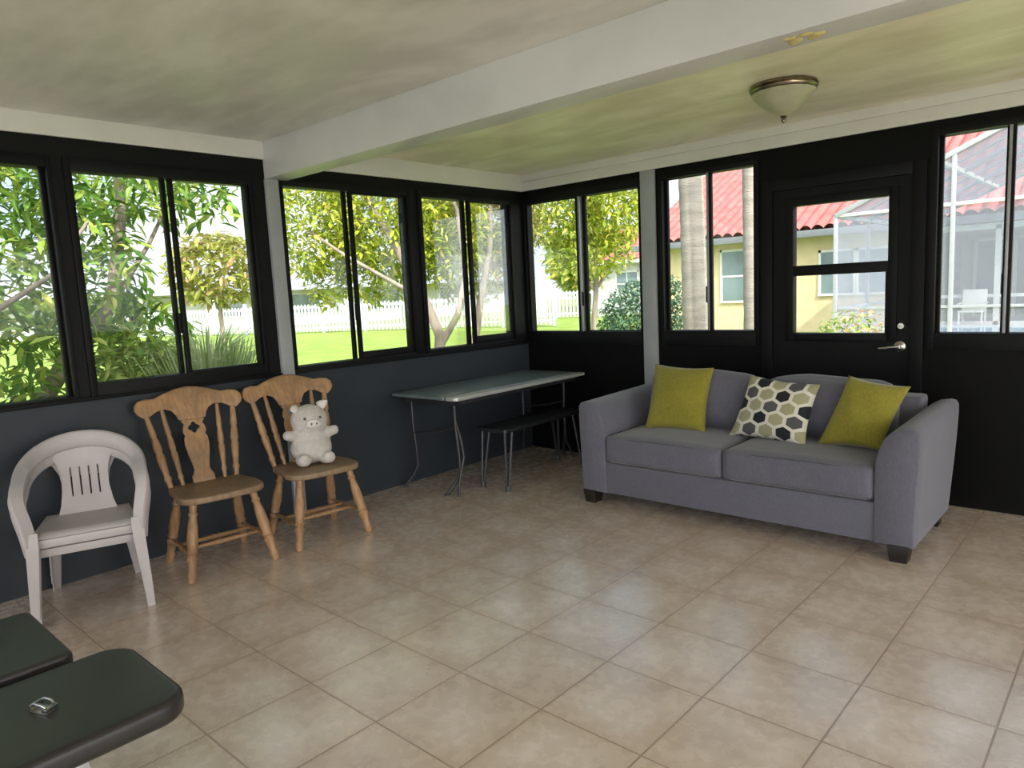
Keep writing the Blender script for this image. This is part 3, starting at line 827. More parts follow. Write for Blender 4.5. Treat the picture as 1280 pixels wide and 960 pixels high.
for sy in (-1, 1):
    for sx in (-1, 1):
        x = .21 if sx > 0 else -.25
        y = sy * .66
        mb = MB()
        mb.tube([(x, y, .69), (x, y, .5), (x + .01, y + sy * -.01, .3), (x + .005, y - sy * .02, .16), (x - .03, y + sy * .005, .08), (x - .06, y + sy * .05, .02), (x - .065, y + sy * .06, .0)], .011, 10)
        if sx > 0: mb.tube([(x, y, .55), (x + .015, y + sy * -.03, .42), (x + .03, y + sy * -.04, .28), (x + .015, y + sy * -.01, .15), (x + .03, y + sy * .03, .06), (x + .045, y + sy * .05, 0)], .010, 10)
        mb.lathe((x - .065, y + sy * .06, .014), (x - .065, y + sy * .06, 0), [(0, .012), (.3, .019), (1, .02)], 12)
        mb.build('leg', M['iron'], T)
    mb = MB(); mb.tube([(-.25, sy * .66, .42), (-.1, sy * .66, .44), (.05, sy * .66, .46), (.21, sy * .66, .5)], .007, 8); mb.build('brace', M['iron'], T)
B = thing('bench', 'low dark bench with hairpin metal legs tucked beside the table', 'bench', (.695, -.69, 0), math.radians(1.5))
mb = MB(); mb.prism(rrect(-.15, .15, -.61, .40, .02), .026, Matrix.Translation((0, 0, .436)), bev=.004); mb.build('bench_top', M['benchtop'], B)
for sx in (-1, 1):
    for sy in (-1, 1):
        mb = MB(); x = .11 * sx; y = -.53 if sy < 0 else .32
        f = (x + .015 * sx, y + sy * .05, 0)
        mb.tube([(x - .035, y, .437), (f[0] - .008, f[1], .012)], .010, 8); mb.tube([(x + .035, y, .437), (f[0] + .008, f[1], .012)], .010, 8)
        mb.lathe((f[0], f[1], .04), f, [(0, .017), (1, .019)], 10)
        mb.build('leg', M['alu'] if (sx, sy) == (9, 9) else M['iron'], B)

# ------------------------------------------------------------------ padded bench at the viewer's feet
E_ = thing('padded_bench', 'black vinyl padded bench with two pads and white metal legs', 'bench', (2.2, -4.7, 0))
ex, ey = 2.2, -4.7
def pad(x0, x1, y0, y1, z0, z1, r):
    mb = MB(); mb.prism(rrect(x0 - ex, x1 - ex, y0 - ey, y1 - ey, r, 8), z1 - z0, Matrix.Translation((0, 0, z0)), bev=(z1 - z0) * .36, seg=4)
    return mb.build('pad', M['vinyl'], E_, angle=60)
pad(2.02, 2.49, -5.6, -4.275, .39, .452, .085)
pad(1.50, 1.975, -5.5, -4.40, .405, .455, .03)
mb = MB(); mb.box((1.62 - ex, -5.4 - ey, .355), (2.40 - ex, -5.36 - ey, .392), .004); mb.box((1.62 - ex, -4.64 - ey, .355), (2.42 - ex, -4.60 - ey, .392), .004); mb.box((2.34 - ex, -4.62 - ey, .355), (2.38 - ex, -4.51 - ey, .392), .004)
mb.box((1.62 - ex, -5.4 - ey, .355), (1.66 - ex, -4.60 - ey, .407), .004); mb.box((2.33 - ex, -5.4 - ey, .355), (2.37 - ex, -4.60 - ey, .392), .004)
mb.build('frame', M['whitemetal'], E_)
for (x, y), (fx, fy) in (((2.36, -4.54), (2.43, -4.47)), ((2.36, -5.38), (2.44, -5.45)), ((1.64, -4.62), (1.60, -4.50)), ((1.64, -5.38), (1.6, -5.45))):
    mb = MB(); mb.bar((x - ex, y - ey, .39), (fx - ex, fy - ey, 0), .04, .04, .004); mb.build('leg', M['whitemetal'], E_)
# small steel clip lying on the near pad
root = thing('metal_clip', 'small folded steel clip lying on the black bench pad', 'clip', (2.262, -4.555, .452), math.radians(25))
mb = MB(); mb.box((-.028, -.018, 0), (.028, .018, .006), .001); mb.box((-.028, -.018, .006), (-.022, .018, .022), .001); mb.box((.012, -.018, .006), (.028, .018, .016), .002)
mb.build('plate', M['chrome'], root)
mb = MB(); mb.tube([(-.025, -.014, .02), (-.01, -.014, .026), (.01, -.014, .024), (.022, -.012, .018)], .003, 8); mb.tube([(-.025, .014, .02), (-.01, .014, .026), (.01, .014, .024), (.022, .012, .018)], .003, 8)
mb.build('jaw', M['chrome'], root)

# ------------------------------------------------------------------ outside: ground, fences
GZ = -.2
mb = MB()
mb.grid(lambda u, v: Vector((-90 + 150 * u, -40 + 130 * v, GZ + (0.05 * math.sin(u * 40) * math.sin(v * 37) if (u - .6) ** 2 + (v - .3) ** 2 > .01 else 0))), 60, 60)
o = mb.build('ground', M['lawn']); tag(o, 'sunlit green lawn outside the windows', 'lawn', kind='structure')

mb = MB(); mb.box((-.12, -22, GZ), (RX + 9, RY - .1, -.04)); mb.box((RX + .12, RY - .1, GZ), (RX + 9, -1.5, -.04))  # slab added out of view, reflects neutral light indoors
o = mb.build('patio', M['concrete'], smooth=False); tag(o, 'unseen pale concrete patio added to bounce light into the room', 'patio', kind='structure')

def fence(label, a, b, n, ph=1.45):
    a = Vector((*a, GZ)); b = Vector((*b, GZ)); d = (b - a); L = d.length; ang = math.atan2(d.y, d.x)
    root = thing('picket_fence', label, 'fence', a, ang)
    s = L / n
    for i in range(n + 1):
        mb = MB(); mb.box((i * s - .07, -.07, 0), (i * s + .07, .07, ph + .18), .01); mb.prism([(-.09, -.09), (.09, -.09), (.09, .09), (-.09, .09)], .05, Matrix.Translation((i * s, 0, ph + .18)), bev=.015)
        mb.build('post', M['vinylfence'], root)
    for i in range(n):
        mb = MB(); x0 = i * s + .07; x1 = (i + 1) * s - .07
        for z in (.22, ph - .15): mb.box((x0, -.025, z), (x1, .025, z + .12))
        k = int((x1 - x0) / .21); st = (x1 - x0) / k
        for j in range(k):
            c = x0 + (j + .5) * st
            mb.prism([(c - .065, .08), (c + .065, .08), (c + .065, ph), (c, ph + .07), (c - .065, ph)], .022, Matrix(((1, 0, 0, 0), (0, 0, 1, -.045), (0, 1, 0, 0), (0, 0, 0, 1))))
        mb.build('picket_panel', M['vinylfence'], root, smooth=False)
fence('white picket fence across the lawn behind the left wall windows', (-42, 10.6), (-16.2, 20.6), 11)
fence('white picket fence across the lawn behind the corner window', (-26, 25.5), (-11.5, 30.2), 6, 1.5)

# ------------------------------------------------------------------ outside: houses
def tile_roof(mb, x0, x1, y0, y1, z0, z1, pitch=.34, step=.42):
    """barrel-tile slope rising from (y0,z0) to (y1,z1)"""
    L = math.hypot(y1 - y0, z1 - z0); rows = max(1, int(L / step)); cols = int((x1 - x0) / pitch)
    nx = cols * 6; ny = rows * 2
    def fn(u, v):
        r = v * rows; fr = r - math.floor(r)
        x = x0 + (x1 - x0) * u
        lift = .11 * abs(math.sin(PI * u * cols)) ** .8 + (.05 * (1 - fr) if fr > 1e-6 else .05)
        if v == 0: lift += .0
        return Vector((x, y0 + (y1 - y0) * v, z0 + (z1 - z0) * v + lift))
    mb.grid(fn, nx, ny)
    return mb
H1 = thing('house', 'yellow stucco house with red barrel-tile roof behind the door', 'house', (0, 17, 0))
mb = MB(); mb.box((-9.0, 0, GZ), (-.45, .3, 2.8)); mb.box((-9.0, .3, GZ), (-8.7, 12, 2.8)); mb.box((4.6, 0, GZ), (14, .3, 2.8)); mb.box((13.7, .3, GZ), (14, 12, 2.8)); mb.box((-9, 12, GZ), (14, 12.3, 2.8))
mb.prism([(0, 2.75), (12.3, 2.75), (6.15, 5.75)], .3, Matrix(((0, 0, 1, -9), (1, 0, 0, 0), (0, 1, 0, 0), (0, 0, 0, 1))))
mb.build('wall', M['stucco'], H1, smooth=False)
mb = MB(); tile_roof(mb, -9.4, 14.5, -.55, 6.6, 2.78, 6.35); tile_roof(mb, -9.4, 14.5, 12.9, 6.6, 2.78, 6.35)
mb.build('roof', M['roofred'], H1, angle=50, recalc=False)
mb = MB(); mb.box((-9.3, -.66, 2.60), (14.4, -.5, 2.80), .02); mb.box((-9.3, -.5, 2.66), (14.4, 0, 2.72)); mb.build('gutter', M['gutter'], H1)
mb = MB(); mb.box((-.45, .3, GZ), (-.3, 4, 2.8)); mb.box((4.45, .3, GZ), (4.6, 4, 2.8)); mb.box((-.45, 3.9, GZ), (4.6, 4.1, 2.8)); mb.box((-.45, 0, GZ), (4.6, 4, -.02)); mb.build('patio_recess', M['stuccow'], H1, smooth=False)
def house_window(parent, x0, x1, z0, z1, mull=2, rails=1):
    mb = MB(); t = .07
    mb.box((x0 - t, -.05, z0 - t), (x0, .02, z1 + t)); mb.box((x1, -.05, z0 - t), (x1 + t, .02, z1 + t)); mb.box((x0 - t, -.05, z1), (x1 + t, .02, z1 + t)); mb.box((x0 - t, -.08, z0 - t), (x1 + t, .02, z0))
    for i in range(1, mull): x = x0 + (x1 - x0) * i / mull; mb.box((x - .03, -.045, z0), (x + .03, .01, z1))
    for i in range(1, rails + 1): z = z0 + (z1 - z0) * i / (rails + 1); mb.box((x0, -.04, z - .03), (x1, .01, z + .03))
    f = mb.build('window', M['extwhite'], parent, smooth=False)
    mb = MB(); mb.box((x0, -.02, z0), (x1, -.01, z1)); mb.build('pane', M['extglass'], f, smooth=False)
house_window(H1, -6.25, -5.35, .82, 2.38, 1, 1)
house_window(H1, -3.15, -2.25, .95, 2.15, 1, 1); house_window(H1, -2.1, -1.2, .95, 2.15, 1, 1)
# screened patio front: white frame with glazing behind
mb = MB()
for x in (-.42, 1.2, 2.9, 4.5): mb.box((x - .06, .02, 0), (x + .06, .14, 2.55))
mb.box((-.48, .02, 2.45), (4.56, .14, 2.6)); mb.box((-.48, .04, .72), (4.56, .12, .80)); mb.box((-.48, .02, 0), (4.56, .14, .1))
mb.build('patio_frame', M['extwhite'], H1, smooth=False)
mb = MB()
mb.box((.1, 3.84, .1), (4.2, 3.88, 2.3)); f = mb.build('patio_glazing', M['extglass'], H1, smooth=False)
mb = MB()
for x in (.1, 1.1, 2.1, 3.1, 4.2): mb.box((x - .05, 3.78, 0), (x + .05, 3.9, 2.35))
mb.box((.05, 3.78, 2.28), (4.25, 3.9, 2.38)); mb.build('sliding_frame', M['extwhite'], H1, smooth=False)
# lower wing, further left behind the trees
H2 = thing('house', 'low red-roofed house glimpsed through the trees at the corner window', 'house', (-14, 33, 0))
mb = MB(); mb.box((-9, 0, GZ), (-1, 7, 3.2)); mb.prism([(0, 3.2), (7, 3.2), (3.5, 5.0)], 8, Matrix(((0, 0, 1, -9), (1, 0, 0, 0), (0, 1, 0, 0), (0, 0, 0, 1)))); mb.build('wall', M['stuccow'], H2, smooth=False)
mb = MB(); tile_roof(mb, -9.5, -.5, -.5, 3.5, 3.0, 5.1, .5, .6); tile_roof(mb, -9.5, -.5, 7.5, 3.5, 3.0, 5.1, .5, .6); mb.build('roof', M['roofred'], H2, angle=50, recalc=False)
mb = MB(); mb.box((-9.4, -.6, 2.85), (-.6, -.45, 3.05)); mb.build('gutter', M['extwhite'], H2)
house_window(H2, -7, -5.5, .9, 2.3); house_window(H2, -4, -2.5, .9, 2.3)
# grey-roofed neighbour beyond the fence on the left
H3 = thing('house', 'white house with grey roof and porch columns beyond the left fence', 'house', (-44, 16, 0), math.atan2(16, 10))
mb = MB(); mb.box((-12, 2, GZ), (24, 9, 2.4)); mb.prism([(1, 2.4), (9.5, 2.4), (5.2, 3.9)], 35.4, Matrix(((0, 0, 1, -11.7), (1, 0, 0, 0), (0, 1, 0, 0), (0, 0, 0, 1)))); mb.build('wall', M['stuccow'], H3, smooth=False)
mb = MB()
for (ya, za), (yb, zb) in (((-.6, 2.3), (5.2, 4.0)), ((11, 2.3), (5.2, 4.0))):
    mb.prism([(ya, za), (yb, zb), (yb, zb + .15), (ya, za + .15)], 37, Matrix(((0, 0, 1, -12.5), (1, 0, 0, 0), (0, 1, 0, 0), (0, 0, 0, 1))))
mb.build('roof', M['roofgrey'], H3, smooth=False)
for i in range(9):
    x = -11.5 + i * 4.4; mb = MB(); mb.box((x - .16, -.1, GZ), (x + .16, .2, 2.4), .02); mb.build('column', M['extwhite'], H3)
for i in range(6):
    x = -10 + i * 5.5; mb = MB(); mb.box((x, 1.9, .6), (x + 2.6, 2.02, 2.1)); f = mb.build('window', M['extwhite'], H3, smooth=False)
    mb = MB(); mb.box((x + .1, 1.86, .7), (x + 2.5, 1.9, 2.0)); mb.build('pane', M['extglass'], f, smooth=False)

# ------------------------------------------------------------------ outside: pool and its screen cage
mb = MB(); mb.box((-1.6, 9.4, GZ), (7, 16.97, -.02)); o = mb.build('pool_deck', M['concrete']); tag(o, 'pale concrete pool deck in front of the far house', 'deck', kind='structure')
POOL = thing('pool', 'bright blue swimming pool seen low through the right window', 'pool', (2.5, 13.42, 0))
mb = MB(); mb.box((-3, -2.4, -.03), (3.5, 2.5, .03)); mb.build('water', M['water'], POOL, smooth=False)
mb = MB()
for lo, hi in (((-3.3, -2.7), (3.8, -2.4)), ((-3.3, 2.5), (3.8, 2.8)), ((-3.3, -2.4), (-3, 2.5)), ((3.5, -2.4), (3.8, 2.5))): mb.box((*lo, -.03), (*hi, .06), .02)
mb.build('coping', M['extwhite'], POOL)
CG = thing('pool_cage', 'grey aluminium pool cage with screened walls and sloping roof', 'pool cage', (-.5, 10, 0))
EH = 2.62
def cage_bar(name, a, b, w=.07, m='cage'):
    mb = MB(); mb.bar(a, b, w, w, .004); return mb.build(name, M[m], CG)
TOPX, SL = 3.2, .45
for y in (0, 2.1, 4.2, 6.2):
    cage_bar('post', (0, y, -.02), (0, y, EH)); cage_bar('roof_beam', (0, y, EH), (TOPX, y, EH + SL * TOPX), .09); cage_bar('roof_beam', (TOPX, y, EH + SL * TOPX), (7.3, y, EH + SL * TOPX), .09)
for y in (1.05, 3.15, 5.2): cage_bar('roof_beam', (0, y, EH), (TOPX, y, EH + SL * TOPX), .05)
for x in (2.0, 4.0, 6.0, 7.4): cage_bar('post', (x, 0, -.02), (x, 0, EH if x < 1 else EH + SL * min(x, TOPX)), .07, 'cage')
cage_bar('eave_rail', (0, 0, EH), (0, 6.2, EH), .09); cage_bar('purlin', (1.75, 0, EH + SL * 1.75), (1.75, 6.2, EH + SL * 1.75), .09, 'extwhite'); cage_bar('purlin', (TOPX, 0, EH + SL * TOPX), (TOPX, 6.2, EH + SL * TOPX), .08, 'extwhite')
cage_bar('chair_rail', (0, 0, .8), (0, 6.2, .8), .06); cage_bar('chair_rail', (0, 0, .8), (7.4, 0, .8), .05); cage_bar('eave_rail', (0, 0, EH), (7.4, 0, EH), .06, 'extwhite')
mb = MB(); mb.box((-.006, 0, 0), (.006, 6.2, EH)); mb.build('side_screen', M['screen'], CG, smooth=False)
mb = MB(); mb.prism([(0, 0), (7.4, 0), (7.4, EH + SL * TOPX), (TOPX, EH + SL * TOPX), (0, EH)], .008, Matrix(((1, 0, 0, 0), (0, 0, 1, 0), (0, 1, 0, 0), (0, 0, 0, 1)))); mb.build('front_screen', M['screen'], CG, smooth=False)
mb = MB(); mb.prism([(0, EH), (TOPX, EH + SL * TOPX), (7.4, EH + SL * TOPX), (7.4, EH + SL * TOPX + .01), (TOPX, EH + SL * TOPX + .01), (0, EH + .01)], 6.2, Matrix(((1, 0, 0, 0), (0, 0, 1, 0), (0, 1, 0, 0), (0, 0, 0, 1)))); mb.build('roof_screen', M['screen2'], CG, smooth=False)
# white lounge chair on the far side of the pool
LC = thing('patio_chair', 'white patio chair beyond the pool', 'chair', (.75, 16.62, -.02), math.radians(-90))
mb = MB(); mb.box((-.25, -.28, .38), (.28, .28, .43), .015); mb.build('seat', M['extwhite'], LC)
mb = MB(); mb.bar((-.24, 0, .4), (-.34, 0, .95), .54, .04, .015, up=(1, 0, 0)); mb.build('backrest', M['extwhite'], LC)
for x in (-.22, .25):
    for y in (-.25, .25): mb = MB(); mb.bar((x, y, .39), (x * 1.1, y, 0), .04, .04, .004); mb.build('leg', M['extwhite'], LC)
for y in (-.28, .28): mb = MB(); mb.bar((-.28, y, .62), (.25, y, .6), .05, .03, .006); mb.build('armrest', M['extwhite'], LC)

# ------------------------------------------------------------------ outside: plants
def leaves(name, m, parent, blobs, size, width, seed, droop=.35, origin=(0, 0, 0)):
    """blobs: (centre, radii, count): each leaf a folded, tapering blade of its own"""
    rnd = random.Random(seed); V = []; F = []
    O = Vector(origin)
    for c, r, n in blobs:
        c = Vector(c) - O
        for _ in range(n):
            while True:
                q = Vector((rnd.uniform(-1, 1), rnd.uniform(-1, 1), rnd.uniform(-1, 1)))
                if q.length < 1: break
            q = q.normalized() * (q.length ** .6)
            p = c + Vector((q.x * r[0], q.y * r[1], q.z * r[2]))
            for _k in range(1):
                d = Vector((rnd.gauss(0, 1), rnd.gauss(0, 1), rnd.gauss(-droop, .6))).normalized()
                s = d.cross(Vector((rnd.gauss(0, .4), rnd.gauss(0, .4), 1)))
                if s.length < 1e-3: continue
                s.normalize(); u = s.cross(d)
                L = size * rnd.uniform(.65, 1.25); W = width * rnd.uniform(.7, 1.2)
                b = len(V)
                a0 = p; a1 = p + d * L * .35; a2 = p + d * L * .7 - u * L * .05; a3 = p + d * L - u * L * .14
                V += [a0, a1 + s * W + u * W * .4, a1, a1 - s * W + u * W * .4, a2 + s * W * .8 + u * W * .25, a2, a2 - s * W * .8 + u * W * .25, a3]
                F += [(b, b + 1, b + 2), (b, b + 2, b + 3), (b + 1, b + 4, b + 5, b + 2), (b + 2, b + 5, b + 6, b + 3), (b + 4, b + 7, b + 5), (b + 5, b + 7, b + 6)]
    me = bpy.data.meshes.new(name); me.from_pydata([tuple(v) for v in V], [], F); me.materials.append(m)
    o = bpy.data.objects.new(name, me); COL.objects.link(o)
    if parent: o.parent = parent
    return o

def branches(mb, paths):
    for pts, r0, r1 in paths:
        n = len(pts); mb.tube(pts, [r0 + (r1 - r0) * i / (n - 1) for i in range(n)], 10)
    return mb

def tree(name, label, base, paths, blobs, size, width, m, seed, cat='tree', group=None, droop=.35, trunkname='trunk'):
    base = Vector((*base, GZ)); root = thing(name, label, cat, base, group=group)
    mb = MB(); branches(mb, [([Vector(p) - base for p in pts], a, b) for pts, a, b in paths]); mb.build(trunkname, M['bark'], root)
    leaves('foliage', m, root, blobs, size, width, seed, droop, base)
    return root

tree('mango_tree', 'leafy green tree close outside the two leftmost windows', (-2.0, -3.75),
     [([(-2.0, -3.75, GZ), (-2.0, -3.6, .5), (-1.93, -3.25, 1.05), (-1.85, -2.88, 1.5), (-1.9, -2.72, 2.2), (-2.1, -2.6, 3.3)], .085, .03),
      ([(-2.0, -3.65, .4), (-2.2, -4.1, 1.2), (-2.4, -4.4, 2.4), (-2.5, -4.5, 3.4)], .06, .025),
      ([(-2.1, -4.2, 1.0), (-1.75, -4.0, 1.32), (-1.55, -3.7, 1.5), (-1.47, -3.38, 1.72), (-1.5, -3.1, 2.1)], .03, .012),
      ([(-1.85, -2.88, 1.5), (-2.1, -2.45, 2.0), (-2.3, -2.1, 2.5)], .025, .01)],
     [((-2.0, -4.1, 2.3), (.8, .75, 1.0), 1900), ((-1.9, -3.9, 1.05), (.6, .6, .65), 1000), ((-2.15, -3.0, 1.75), (.65, .46, .8), 1250), ((-2.2, -2.75, 2.6), (.8, .7, .45), 800), ((-2.3, -2.5, 1.2), (.5, .4, .4), 350),
      ((-2.4, -2.05, 2.45), (.45, .4, .3), 130), ((-2.0, -1.95, 2.4), (.3, .3, .25), 90), ((-2.2, -3.2, 3.4), (1.2, 1.5, .8), 800), ((-1.7, -2.75, 1.0), (.35, .35, .3), 160)],
     .165, .023, M['leafA'], 11)
tree('broad_tree', 'yellow-green tree hanging over the lawn past the grey post', (-2.4, 1.0),
     [([(-2.4, 1.0, GZ), (-2.4, 1.02, .5), (-2.37, 1.05, .95), (-2.5, .95, 1.4), (-2.9, .8, 2.2), (-3.4, .7, 3.0)], .085, .04),
      ([(-2.38, 1.04, .8), (-2.2, 1.22, 1.2), (-2.15, 1.35, 1.7), (-2.4, 1.5, 2.5), (-2.8, 1.6, 3.2)], .05, .02),
      ([(-2.5, .95, 1.4), (-3.2, .3, 2.0), (-3.9, .2, 2.4)], .03, .012)],
     [((-4.1, .45, 2.5), (.6, .75, .75), 2300), ((-4.3, .75, 1.75), (.3, .35, .4), 400), ((-3.4, 1.2, 2.55), (.9, .85, .9), 4200), ((-3.0, 1.75, 2.4), (.7, .6, .8), 2600), ((-3.9, 1.2, 1.75), (.5, .5, .4), 600), ((-3.5, 1.0, 3.5), (1.4, 1.6, .7), 900)],
     .125, .021, M['leafB'], 12)
tree('slender_tree', 'slender pale-trunked tree seen through the window above the table', (-2.85, 2.0),
     [([(-2.85, 2.0, GZ), (-2.82, 2.05, .6), (-2.72, 2.15, 1.3), (-2.6, 2.28, 2.1), (-2.7, 2.5, 3.2)], .07, .03), ([(-2.72, 2.15, 1.3), (-2.9, 2.5, 1.9), (-3.3, 2.9, 2.6)], .025, .01)],
     [((-3.1, 2.9, 2.5), (.8, .7, .8), 3200), ((-2.8, 2.5, 3.4), (1.2, 1.2, .7), 600), ((-3.3, 2.6, 1.8), (.6, .6, .5), 700)],
     .13, .02, M['leafC'], 13)
tree('bushy_tree', 'bright yellow-green tree outside the corner window', (-3.4, 5.8),
     [([(-3.4, 5.8, GZ), (-3.4, 5.8, .8), (-3.3, 5.8, 1.7), (-3.3, 5.6, 3.2)], .07, .03), ([(-3.35, 5.8, 1.4), (-2.9, 6.0, 2.1), (-2.7, 6.1, 2.8)], .035, .015), ([(-3.35, 5.8, 1.4), (-3.8, 5.4, 2.1), (-4.1, 5.2, 2.8)], .035, .015)],
     [((-3.7, 5.4, 2.75), (.7, .7, .6), 1700), ((-3.0, 5.8, 2.75), (.6, .7, .65), 1700), ((-3.3, 5.7, 2.05), (.8, .7, .4), 900), ((-3.4, 5.7, 3.5), (1.2, 1.2, .6), 600)],
     .15, .026, M['leafB'], 14)
tree('round_shrub', 'dark blue-green shrub behind the grey post on the back wall', (-1.5, 4.4),
     [([(-1.5, 4.4, GZ), (-1.48, 4.4, .3), (-1.4, 4.4, .9)], .04, .015), ([(-1.5, 4.4, GZ), (-1.7, 4.3, .4), (-1.9, 4.2, .9)], .03, .01)],
     [((-1.55, 4.35, .75), (.62, .6, .8), 3600), ((-1.1, 4.6, .85), (.42, .4, .7), 1600)], .09, .019, M['leafD'], 15, 'shrub', trunkname='stem')
r = tree('flowering_shrub', 'low pink-flecked shrub outside the door window', (1.8, 3.2),
     [([(1.8, 3.2, GZ), (1.8, 3.2, .2), (1.7, 3.2, .7)], .02, .01), ([(1.8, 3.2, GZ), (2.0, 3.2, .2), (2.1, 3.25, .7)], .02, .01)],
     [((1.85, 3.2, .45), (.55, .45, .62), 1100)], .08, .016, M['leafE'], 16, 'shrub', trunkname='stem')
leaves('flowers', M['petal'], r, [((2.0, 3.15, .75), (.35, .4, .35), 130)], .05, .022, 17, 0, Vector((1.8, 3.2, GZ)))
tree('low_shrub', 'low light green shrub under the leafy tree on the left', (-1.6, -2.6),
     [([(-1.6, -2.6, GZ), (-1.6, -2.6, .2), (-1.55, -2.6, .6)], .02, .01)], [((-1.75, -2.75, .62), (.4, .62, .62), 2200)], .11, .02, M['leafE'], 18, 'shrub', trunkname='stem')
# ornamental grass clump
rnd = random.Random(5); root = thing('grass_clump', 'pale ornamental grass clump below the second window', 'grass', (-1.3, -2.42, GZ))
V = []; F = []
for i in range(900):
    a = rnd.uniform(0, 2 * PI); lean = rnd.uniform(.1, .9); L = rnd.uniform(1.2, 1.75)
    d = Vector((math.cos(a), math.sin(a), 0)); s = Vector((-d.y, d.x, 0)) * .006
    b = len(V); base = d * rnd.uniform(0, .14)
    P_ = [base, base + d * lean * .12 * L + Vector((0, 0, .45 * L)), base + d * lean * .35 * L + Vector((0, 0, .8 * L)), base + d * lean * .7 * L + Vector((0, 0, .92 * L * (1 - .15 * lean)))]
    for k, p in enumerate(P_):
        w = s * (1, 1.1, .8, .1)[k]; V += [p - w, p + w]
    F += [(b + 2 * k, b + 2 * k + 1, b + 2 * k + 3, b + 2 * k + 2) for k in range(3)]
me = bpy.data.meshes.new('blades'); me.from_pydata([tuple(v) for v in V], [], F); me.materials.append(M['grassy'])
o = bpy.data.objects.new('blades', me); COL.objects.link(o); o.parent = root
# palms
def palm(label, base, top, r, seed):
    base = Vector(base); root = thing('palm_tree', label, 'palm tree', base)
    mb = MB(); pts = []; rs = []; d = Vector(top) - base
    for i in range(60):
        t = i / 59; pts.append(d * t + Vector((.03 * math.sin(t * 5), .02 * math.cos(t * 4), 0))); rs.append(r * (1.12 - .2 * t) * (1 + (.03 if i % 2 else -.02)))
    mb.tube(pts, rs, 18); mb.build('trunk', M['palm'], root)
    rnd = random.Random(seed); V = []; F = []
    for i in range(16):
        a = 2 * PI * i / 16 + rnd.uniform(-.1, .1); e = rnd.uniform(-.2, .9); L = rnd.uniform(1.4, 1.8)
        dh = Vector((math.cos(a), math.sin(a), 0)); sd = Vector((-dh.y, dh.x, 0))
        for k in range(26):
            t = (k + 1) / 26; c = d + dh * (t * L) + Vector((0, 0, L * (e * t - (.55 + .4 * e) * t * t)))
            for sg in (1, -1):
                l = .5 * math.sin(PI * min(1, t * .9 + .1)) + .08; b = len(V)
                q = c + (sd * sg * .8 + dh * .5 + Vector((0, 0, -.35))) * l
                V += [c - dh * .02, c + dh * .02, q]; F += [(b, b + 1, b + 2)]
    me = bpy.data.meshes.new('fronds'); me.from_pydata([tuple(v) for v in V], [], F); me.materials.append(M['leafA'])
    o = bpy.data.objects.new('fronds', me); COL.objects.link(o); o.parent = root
palm('grey palm trunk in the left pane of the narrow window', (-.36, 3.86, GZ), (-.42, 3.84, 6.2), .155, 1)
palm('slim palm trunk at the right edge of the narrow window', (.70, 3.27, GZ), (.62, 3.2, 9.2), .085, 2)
# distant trees behind fences and houses
k = 0
for x, y, z, s, lab in ((-15.5, 4.6, 2.5, 1.35, 'bronze-green tree standing in front of the grey-roofed house'), (-40, 40, 4.5, 4.2, 'distant round tree rising behind the porch house'), (-31, 44, 4.2, 3.8, 'distant tree behind the low red-roofed house'), (-24, 34, 2.8, 2.4, 'mid-distance tree by the far picket fence')):
    k += 1
    tree('distant_tree', lab, (x, y), [([(x, y, GZ), (x, y, z * .5), (x + .2, y, z)], s * .06, s * .025)],
         [((x, y, z), (s, s, s * .75), 1500)], .75 if k > 1 else .3, .17 if k > 1 else .06, M['leafE'] if k == 3 else M['leafB'] if k % 2 == 0 else M['leafC'], 30 + k, group='distant trees beyond the lawn')

# ------------------------------------------------------------------ light
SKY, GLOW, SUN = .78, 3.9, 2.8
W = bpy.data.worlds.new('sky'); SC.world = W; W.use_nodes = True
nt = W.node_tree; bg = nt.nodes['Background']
tc = N(nt, 'ShaderNodeTexCoord'); v = tc.outputs['Generated']
s = N(nt, 'ShaderNodeSeparateXYZ'); nt.links.new(v, s.inputs[0])
base = ramp(nt, s.outputs[2], [(0, (.80, .88, .96)), (.25, (.48, .70, .95)), (1, (.22, .45, .85))])
cl = noise(nt, vmath(nt, 'MULTIPLY', v, (1, 1, 2.2)), 3.2, 6, .6)
cm = ramp(nt, cl, [(.45, (0, 0, 0)), (.62, (1, 1, 1))])
nt.links.new(mixc(nt, cm, base, (1.0, 1.0, 1.0)), bg.inputs[0]); bg.inputs[1].default_value = 1.0
SUND = Vector((.74, -.40, .62)).normalized()
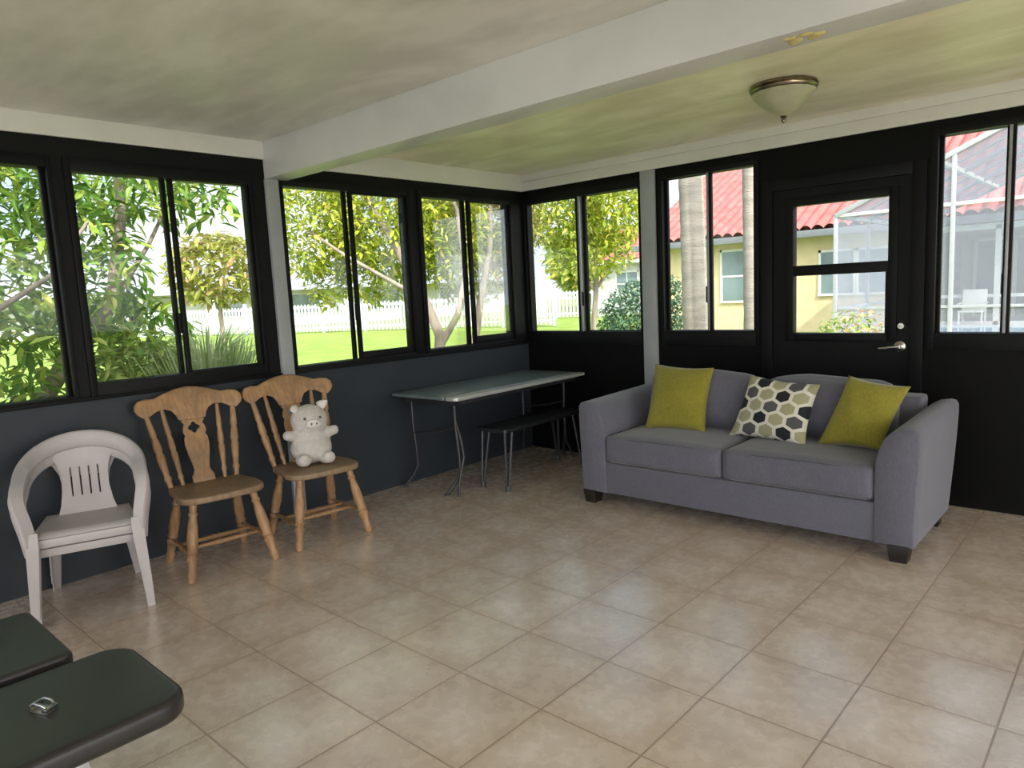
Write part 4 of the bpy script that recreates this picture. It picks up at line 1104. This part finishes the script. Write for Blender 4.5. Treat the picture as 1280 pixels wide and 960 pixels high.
# sky brightened towards the sun, added to light the room from behind
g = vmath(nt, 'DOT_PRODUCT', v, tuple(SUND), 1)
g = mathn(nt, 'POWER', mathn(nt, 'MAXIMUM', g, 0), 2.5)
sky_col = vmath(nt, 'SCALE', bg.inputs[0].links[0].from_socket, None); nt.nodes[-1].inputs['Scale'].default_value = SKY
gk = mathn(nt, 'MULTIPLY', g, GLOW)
sun_fill = vmath(nt, 'SCALE', (1.0, .955, .90), None); nt.links.new(gk, nt.nodes[-1].inputs['Scale'])
nt.links.new(vmath(nt, 'ADD', sky_col, sun_fill), bg.inputs[0])

sun = bpy.data.lights.new('sun', 'SUN'); sun.energy = SUN; sun.angle = math.radians(1.2); sun.color = (1, .95, .86)
so = bpy.data.objects.new('sun', sun); COL.objects.link(so)
sd = SUND
so.rotation_euler = sd.to_track_quat('Z', 'Y').to_euler()

# ------------------------------------------------------------------ camera
f, yaw, pitch, roll = 890.897, .739407, .128499, -.0486847
cy, sy = math.cos(yaw), math.sin(yaw); cp, sp_ = math.cos(pitch), math.sin(pitch)
fw = Vector((-sy * cp, cy * cp, -sp_)); rt = Vector((cy, sy, 0)); up = rt.cross(fw)
r2 = rt * math.cos(roll) + up * math.sin(roll); u2 = -rt * math.sin(roll) + up * math.cos(roll)
cam = bpy.data.cameras.new('camera'); co = bpy.data.objects.new('camera', cam); COL.objects.link(co)
mt = Matrix((r2, u2, -fw)).transposed().to_4x4(); mt.translation = (2.975 * 1.45, -3.436 * 1.45, 1.45)
co.matrix_world = mt
cam.sensor_fit = 'HORIZONTAL'; cam.sensor_width = 36; cam.lens = f / 1280 * 36; cam.clip_start = .02; cam.clip_end = 500
SC.camera = co

SC.view_settings.view_transform = 'Standard'; SC.view_settings.look = 'None'; SC.view_settings.gamma = 1
SC.view_settings.use_curve_mapping = False
SC.view_settings.exposure = .9
SC.cycles.max_bounces = 10; SC.cycles.diffuse_bounces = 6; SC.cycles.transparent_max_bounces = 24
SC.cycles.use_denoising = True
SC.cycles.sample_clamp_indirect = 6
